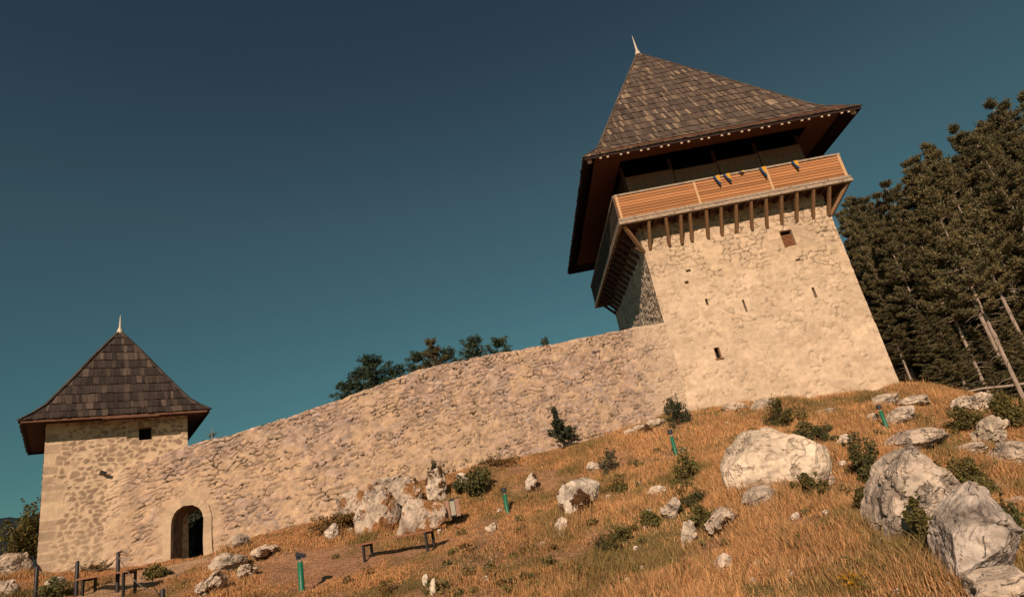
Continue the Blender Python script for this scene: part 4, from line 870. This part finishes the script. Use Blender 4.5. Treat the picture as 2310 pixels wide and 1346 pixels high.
# young spruce by the wall
def spruce(px, py, hpx, wpx, label):
    p = at(px, py, 25.25); z = p@F; Hh, W_ = hpx*z/FPX, wpx*z/FPX/2; r2 = np.random.default_rng(4); e = empty('spruce_sapling', p, label, 'young tree')
    q = MB(); q.tube([(0, 0, -.1), (0, 0, Hh*.5), (-.04, 0, Hh)], [.035, .022, .004], 7); q.build('trunk', M_bark, e)
    cr = MB()
    for k in range(105):
        f = r2.random()**1.25; a = r2.uniform(0, 6.28); L = (W_*.85*(1-f/.55)**.8+.10 if f < .55 else .13*(1-f)+.05)*r2.uniform(.5, 1.15); o = np.array([-.04*f+(.20*(1-f/.5) if f < .5 else 0), 0, Hh*(.06+.92*f)]); tip = o+np.array([math.cos(a)*L, math.sin(a)*L, .25*L+.04])
        if r2.random() < .25: continue
        for t in np.linspace(.2, 1, 6): leaf_cloud(cr, o+(tip-o)*t, np.array([.06, .06, .05]), 10, .045, G_DEEP, r2, 0)
    cr.build('crown', M_leaf, e)
spruce(1268, 1002, 92, 80, 'young dark spruce leaning against the wall between bin and keep')

# ------------------------------------------------------------------ pines
def pine_variant(seed, Hh=16., bare=.32, Rm=2.5, dens=1., trunk_r=.2, tap=.75, ups=0., tint=(1, 1, 1), tuft=1.):
    r2 = np.random.default_rng(seed); bend = r2.normal(size=2)*.25
    def tp(f): return np.array([bend[0]*f*f, bend[1]*f*f, Hh*f])
    q = MB(); fs = np.linspace(0, .985, 12); q.tube([tp(f)-(np.array([0, 0, .4]) if f == 0 else 0) for f in fs], trunk_r*(1-fs)**.8+.015, 9)
    for k in range(26):                                           # dead stubs on the bare stem
        f = r2.uniform(.08, bare+.12); a = r2.uniform(0, 6.28); L = r2.uniform(.4, 1.7); o = tp(f); q.tube([o, o+np.array([math.cos(a)*L*.6, math.sin(a)*L*.6, -.05*L]), o+np.array([math.cos(a)*L, math.sin(a)*L, -.22*L])], [.022, .014, .005], 5)
    cr = MB(); PV = []; CV = []; ND = 8; nw = int((1-bare)*Hh/.66*dens)
    for k in range(nw):
        f = bare+(1-bare)*(k+.5*r2.random())/nw; g = (f-bare)/(1-bare); ph = r2.uniform(0, 6.28); nbr = int(r2.integers(4, 7))
        for b in range(nbr):
            R_ = (Rm*(1-g)**tap*min(1, .62+2.2*g)+.12)*r2.uniform(.55, 1.15); a = ph+b*6.283/nbr+r2.uniform(-.35, .35); o = tp(f)+np.array([0, 0, r2.uniform(-.12, .12)]); up = -.10+.75*g+ups
            dr = np.array([math.cos(a), math.sin(a), 0]); sd = np.array([-dr[1], dr[0], 0])
            mid = o+dr*R_*.55+np.array([0, 0, up*R_*.35-.05*R_]); tip = o+dr*R_+np.array([0, 0, up*R_*.8+.10*R_])
            q.tube([o, mid, tip], [.045*(1-g)+.012, .022*(1-g)+.008, .005], 4, cap=False)
            for j in range(int((9+15*R_)*tuft)):
                t = 1-.72*r2.random()**1.25; b_ = o+(mid-o)*(t/.55) if t < .55 else mid+(tip-mid)*(t-.55)/.45
                PV.append(b_+sd*r2.normal()*.19*R_*(1.25-t)+np.array([0, 0, r2.uniform(-.03, .09)])); CV.append(.75+.5*r2.random())
    PV = np.array(PV); n = len(PV); CV = np.array(CV)
    d = r2.normal(size=(n, ND, 3)); d[..., 2] = np.abs(d[..., 2])*.8+.05; d /= np.linalg.norm(d, axis=-1, keepdims=True); L = r2.uniform(.18, .34, (n, ND, 1))
    sdv = np.cross(d, r2.normal(size=(n, ND, 3))); sdv /= np.linalg.norm(sdv, axis=-1, keepdims=True); b0 = PV[:, None]+r2.normal(size=(n, ND, 3))*.07
    V = np.stack([b0-sdv*.026, b0+d*L*.6+sdv*.036, b0+d*L, b0+d*L*.6-sdv*.036], 2).reshape(-1, 3); Fq = np.arange(n*ND*4).reshape(-1, 4)
    hue = r2.random((n, 1)); base = np.array([.098, .098, .056])*(1-hue)+np.array([.20, .158, .072])*hue; c = np.repeat(base*np.array(tint)*CV[:, None], ND*4, 0)
    cr.add(V, Fq, c)
    e = empty('pine_tree', (0, 0, 0), '', ''); t_ = q.build('trunk', M_bark, e, True); cr.build('crown', M_needle, e)
    for k_ in ('label', 'category'):
        if k_ in e: del e[k_]
    return e
VAR = [pine_variant(1, 16, .26, 2.6), pine_variant(2, 16, .42, 2.5, 1., .16), pine_variant(3, 16, .16, 2.8), pine_variant(4, 16, .05, 2.8, 1.1), pine_variant(5, 16, .3, 2.7, 1.1, .2, .6, .5, (.50, .82, 1.0), .62)]
used = set()
def pine(px, py, Yv, label, group, var, wide=1., xy=None):
    T_ = at(px, py, Yv); hz = float(H(T_[0], T_[1])); hh = T_[2]-hz; s = hh/16.; k = min(max(s, .55), 1.0)*wide; rz = random.Random(px*13+py).uniform(0, 6.28); loc = (T_[0], T_[1], hz); sc = (k, k, s)
    if var == 3 and s < .5: k = s*1.5; sc = (k, k, s)
    if var not in used:
        used.add(var); e = VAR[var]; e.location = loc; e.rotation_euler = (0, 0, rz); e.scale = sc; tag(e, label, 'pine', group)
    else: dup(VAR[var], loc, rz, sc, label, group, 'pine')
GF = 'pines of the forest right of the keep'
sky_ = [(1905, 452, 44, 'pine whose top shows against the sky at the keep wall edge'), (1952, 436, 45, 'forest pine on the skyline, second right of the keep'), (1992, 410, 42, 'forest pine on the skyline, third right of the keep'), (2042, 366, 42, 'forest pine with a slender top on the lower skyline'), (2088, 318, 40, 'forest pine whose top steps up the middle of the skyline'), (2140, 284, 40, 'pointed forest pine near the middle of the skyline'), (2184, 292, 41, 'forest pine just right of the pointed one on the skyline'), (2236, 222, 37, 'bluish tall pine standing out highest on the forest skyline'), (2298, 212, 38, 'tall forest pine at the top right edge'), (2360, 230, 38, 'tall pine cut by the right edge of the view')]
for i, (x, y, Yv, lb) in enumerate(sky_): pine(x, y, Yv, lb, GF, [3, 2, 0, 2, 3, 0, 2, 0, 3, 2][i], .85)
SH = 'dark olive pine within the dense forest mass right of the keep'
r3 = random.Random(12)
skx = [q[0] for q in sky_]; sky_y = [q[1] for q in sky_]
fill = []
for i in range(84):
    x = 1930+(i*73 % 440)+r3.uniform(-14, 14); y = float(np.interp(x, skx, sky_y))+[r3.uniform(15, 70), r3.uniform(60, 230)][i % 2]; fill.append((x, y, r3.uniform(31.5, 43)))
fill += [(1900, 466, 40), (1914, 520, 36), (1938, 474, 38), (1938, 570, 34), (1966, 620, 32.5), (1976, 505, 36), (1990, 700, 31.5), (1955, 690, 33), (1925, 610, 36), (1918, 440, 47)]
fill += [(x, float(np.interp(x, skx, sky_y))+r3.uniform(2, 26), r3.uniform(38, 46)) for x in (1928, 1972, 2016, 2066, 2112, 2162, 2208, 2262, 2325)]
for i, (x, y, Yv) in enumerate(fill): pine(x, y, Yv, SH, GF, [2, 0, 3, 1, 0, 2, 1][i % 7], r3.uniform(.72, 1.0))
# front row with bare sunlit stems
fr = [(2075, 405, 28.4, 'forest pine with a long bare pale stem standing at the right edge of the ground'), (2041, 475, 29.6, 'front row forest pine with bare stem, left of the longest bare stem'), (1985, 500, 31, 'front row forest pine nearest to the keep corner'), (2100, 345, 31.5, 'front row forest pine at the right edge behind the longest bare stem')]
for i, (x, y, Yv, lb) in enumerate(fr): pine(x, y, Yv, lb, GF, 1, .8)
GB = 'pines peeping over the curtain wall'
for i, (x, y, Yv, lb, wd, va) in enumerate([(850, 808, 36, 'broad dark pine top showing over the wall, tallest of the left clump', 1.5, 4), (808, 838, 36, 'low pine top at the left end of the clump over the wall', 1.4, 4), (788, 862, 35, 'lowest pine top at the far left of the clump over the wall', 1.5, 4), (884, 834, 37, 'low pine top just right of the broad one over the wall', 1.3, 4), (1010, 796, 40, 'low pine top between the pointed one and the double one over the wall', 1.3, 4), (934, 797, 38, 'small pine top just left of the pointed one over the wall', 1.2, 4), (973, 762, 38, 'pointed pine top rising highest over the wall', 1.1, 0), (1066, 770, 40, 'double pine top over the wall, left half', 1.3, 4), (1116, 766, 40, 'double pine top over the wall, right half', 1.2, 4), (1226, 768, 44, 'tiny pine top over the wall nearest to the keep', .5, 4)]):
    pine(x, y, Yv, lb, GB, va, wd)
YP = 'young pine in the dark undergrowth along the forest edge'
for i in range(22):
    x = 2050+i*13.5+r3.uniform(-9, 9); Yv = r3.uniform(29.3, 33); pine(x, float(np.interp(x, [2050, 2310], [815, 845]))-r3.uniform(0, 130), Yv, YP, 'young pines along the forest edge', 3, 1.5)
# twiggy broadleaf tree behind the wall, by the small tower
p = at(478, 985, 32); p[2] = float(H(p[0], p[1])); tt_ = at(480, 962, 32)[2]-p[2]; e = empty('broadleaf_tree', p, 'sparse leafy treetop over the wall beside the small tower', 'tree'); r2 = np.random.default_rng(8)
q = MB(); q.tube([(0, 0, -.3), (.1, 0, tt_*.5), (0, 0, tt_)], [.12, .08, .01], 7)
cr = MB()
for k in range(26):
    a = r2.uniform(0, 6.28); f = r2.uniform(.5, 1); L = 1.5*(1.15-f); o = np.array([0, 0, tt_*f*.92]); tip = o+np.array([math.cos(a)*L, math.sin(a)*L, .35]); q.tube([o, (o+tip)/2+np.array([0, 0, .1]), tip], [.025, .014, .004], 5); leaf_cloud(cr, tip, np.array([.26, .26, .14]), 34, .075, G_DARK, r2, 0)
q.build('trunk', M_bark, e); cr.build('crown', M_leaf, e)
# fallen branch at the forest edge
q = MB(); A = at(2160, 893, 28.2); B = at(2215, 876, 28.4); Cc = at(2330, 862, 28.6); q.tube([A, (A+B)/2+(0, 0, .05), B, (B+Cc)/2-(0, 0, .03), Cc], [.02, .04, .05, .06, .07], 7); o = q.build('fallen_branch', M_bark, None, True, loc=B)
tag(o, 'bare grey dead branch lying against the leaning pine stem at the forest edge', 'branch')

# ------------------------------------------------------------------ grass and flowers
def grass():
    r2 = np.random.default_rng(99); N = 1250000
    Yv = 5+(31-5)*r2.random(N)**.85; Xv = (r2.random(N)*2-1)*(Yv*.95+2)
    Zv = H(Xv, Yv); px, py = proj(np.stack([Xv, Yv, Zv], -1)); ok = (px > -60) & (px < 2400) & (py < 1480)
    Xv, Yv, Zv = Xv[ok], Yv[ok], Zv[ok]
    # not inside the buildings
    yw = np.interp(Xv, WALL[:, 0], WALL[:, 1]); ok = ~((Xv > -16) & (Xv < 6.6) & (Yv > yw-.03)); rel = np.stack([Xv, Yv], -1)-T0[:2]; u = rel@TT[:2]; v = rel@TN[:2]; ok &= ~((np.abs(u) < HW+.05) & (v > -.05)); rel = np.stack([Xv, Yv], -1)-S0[:2]; u = rel@ST[:2]; v = rel@SN[:2]; ok &= ~((np.abs(u) < GH+.03) & (np.abs(v) < GH+.03))
    ok &= ~((Yv > 29) & (Xv < 15))
    wa, wb = worn(Xv, Yv); cl = fbm(Xv*1.1, Yv*1.1, 0, 4, 121); ok &= r2.random(len(Xv)) < np.clip((.72+.85*cl)*(1-.40*wa)*(1-.97*wb), .14, 1)*(1-.9*wb)
    Xv, Yv, Zv, wa, cl = [q[ok] for q in (Xv, Yv, Zv, wa, cl)]; px, py = proj(np.stack([Xv, Yv, Zv], -1)); n = len(Xv)
    tall = sstep(1000, 1400, px+140*fbm(Xv*.5, Yv*.5, 0, 3, 122)); tall = np.maximum(tall, .25*sstep(.0, .5, cl))
    nr = np.zeros(n)
    for (rx, ry, rw) in ROCKS:
        if rw < .12: continue
        q_ = np.nonzero((np.abs(Xv-rx) < rw+.5) & (np.abs(Yv-ry) < rw+.5))[0]; nr[q_] = np.maximum(nr[q_], sstep(rw+.45, rw+.05, np.hypot(Xv[q_]-rx, Yv[q_]-ry)))
    tall = np.maximum(tall, .75*nr)*(1+.35*nr)
    h = (.045+.20*tall*(.55+.45*cl.clip(-1, 1)))*(1-.55*wa)*r2.uniform(.45, 1.35, n)+.02; h *= np.where(r2.random(n) < .02*tall, 1.7, 1)
    wd = (.003+.00034*Yv)*r2.uniform(.7, 1.4, n); a = r2.uniform(0, 2*math.pi, n); lean = r2.uniform(.05, .7, n)*h; la = r2.uniform(0, 2*math.pi, n)
    base = np.stack([Xv, Yv, Zv-.02], -1); sd = np.stack([np.cos(a), np.sin(a), a*0], -1)*wd[:, None]; ld = np.stack([np.cos(la)*lean, np.sin(la)*lean, a*0], -1); up = np.stack([a*0, a*0, h], -1)
    V = np.stack([base-sd, base+sd, base+up*.6+ld*.4+sd*.7, base+up*.6+ld*.4-sd*.7, base+up+ld], 1).reshape(-1, 3); i0 = np.arange(n)*5
    q4 = np.stack([i0, i0+1, i0+2, i0+3], -1); q3 = np.stack([i0+3, i0+2, i0+4], -1)
    pg = fbm(Xv*.55, Yv*.55, 0, 4, 131)+.45*r2.normal(size=n)*.5; k = sstep(.15, .75, pg); rd = r2.random(n)
    straw = np.array([.66, .41, .195]); orange = np.array([.57, .285, .125]); olive = np.array([.20, .165, .06]); c = orange+(straw-orange)*(rd*(.35+.65*tall))[:, None]; c = c+(olive-c)*(.85*np.maximum(k, .9*(r2.random(n) < .17)))[:, None]; c = c*(1-.35*(r2.random(n) < .2))[:, None]; c = c*r2.uniform(.75, 1.2, n)[:, None]
    mb = MB(); mb.v = [V]; mb.n = len(V); mb.f4 = [q4]; mb.f3 = [q3]; mb.c = [np.repeat(c, 5, 0)]
    o = mb.build('dry_grass', M_grass); tag(o, 'dry orange and straw coloured grass covering the whole hillside', 'grass', None, 'stuff')
grass()
r2 = np.random.default_rng(15); mb = MB()
for _ in range(420):
    x, y = r2.uniform(640, 2310), r2.uniform(960, 1346)
    if y < np.interp(x, [640, 1000, 1500, 1900, 2310], [1270, 1180, 985, 930, 950]): continue
    if fbm(x*.011, y*.016, 0, 3, 140) < -.05 and r2.random() < .8: continue
    p = ground_at(x, y); sz = r2.uniform(.05, .15); leaf_cloud(mb, p+np.array([0, 0, sz*.7]), np.array([sz*1.5, sz*1.5, sz]), int(26+sz*300), .020+.0012*p[1], [G_OLIVE, G_DARK, G_BROWN, G_OLIVE][r2.integers(0, 4)], r2, .2)
o = mb.build('green_weeds', M_leaf); tag(o, 'low olive and brown weeds scattered through the dry grass', 'weeds', None, 'stuff')
r2 = np.random.default_rng(5); mb = MB()
for (cx, cy, sx, sy, k) in [(1105, 1250, 70, 30, 90), (1190, 1240, 40, 25, 40), (1090, 1290, 60, 25, 60), (1040, 1310, 60, 20, 25), (1000, 1250, 50, 20, 20)]:
    for _ in range(k):
        p = ground_at(cx+r2.normal()*sx*.5, cy+r2.normal()*sy*.5, 8, 22); h = r2.uniform(.10, .2); mb.tube([p, p+(0, 0, h)], .004, 3, (.12, .1, .03), False)
        s = r2.uniform(.010, .022); t = p+np.array([0, 0, h]); ring_ = [(t+np.array([math.cos(a)*s, math.sin(a)*s, r2.uniform(-.2, .2)*s])) for a in np.arange(6)*1.047]; mb.add(ring_+[t+np.array([0, 0, s*.5])], [(i, (i+1) % 6, 6) for i in range(6)], (.66, .57, .42))
o = mb.build('wildflowers', M_leaf); tag(o, 'scatter of tiny white wildflowers in the grass at bottom centre', 'wildflowers', None, 'stuff')
mb = MB()
for _ in range(60):
    p = ground_at(1925+r2.normal()*14, 1335+r2.normal()*7, 6, 15); h = r2.uniform(.08, .22); mb.tube([p, p+(0, 0, h)], .004, 3, (.2, .14, .03), False); leaf_cloud(mb, p+np.array([0, 0, h]), np.array([.02, .02, .02]), 5, .016, [(.62, .34, .02), (.5, .27, .02)], r2, 0)
o = mb.build('yellow_flowers', M_leaf); tag(o, 'clump of small yellow flowers at the bottom right centre', 'flowers', None, 'stuff')
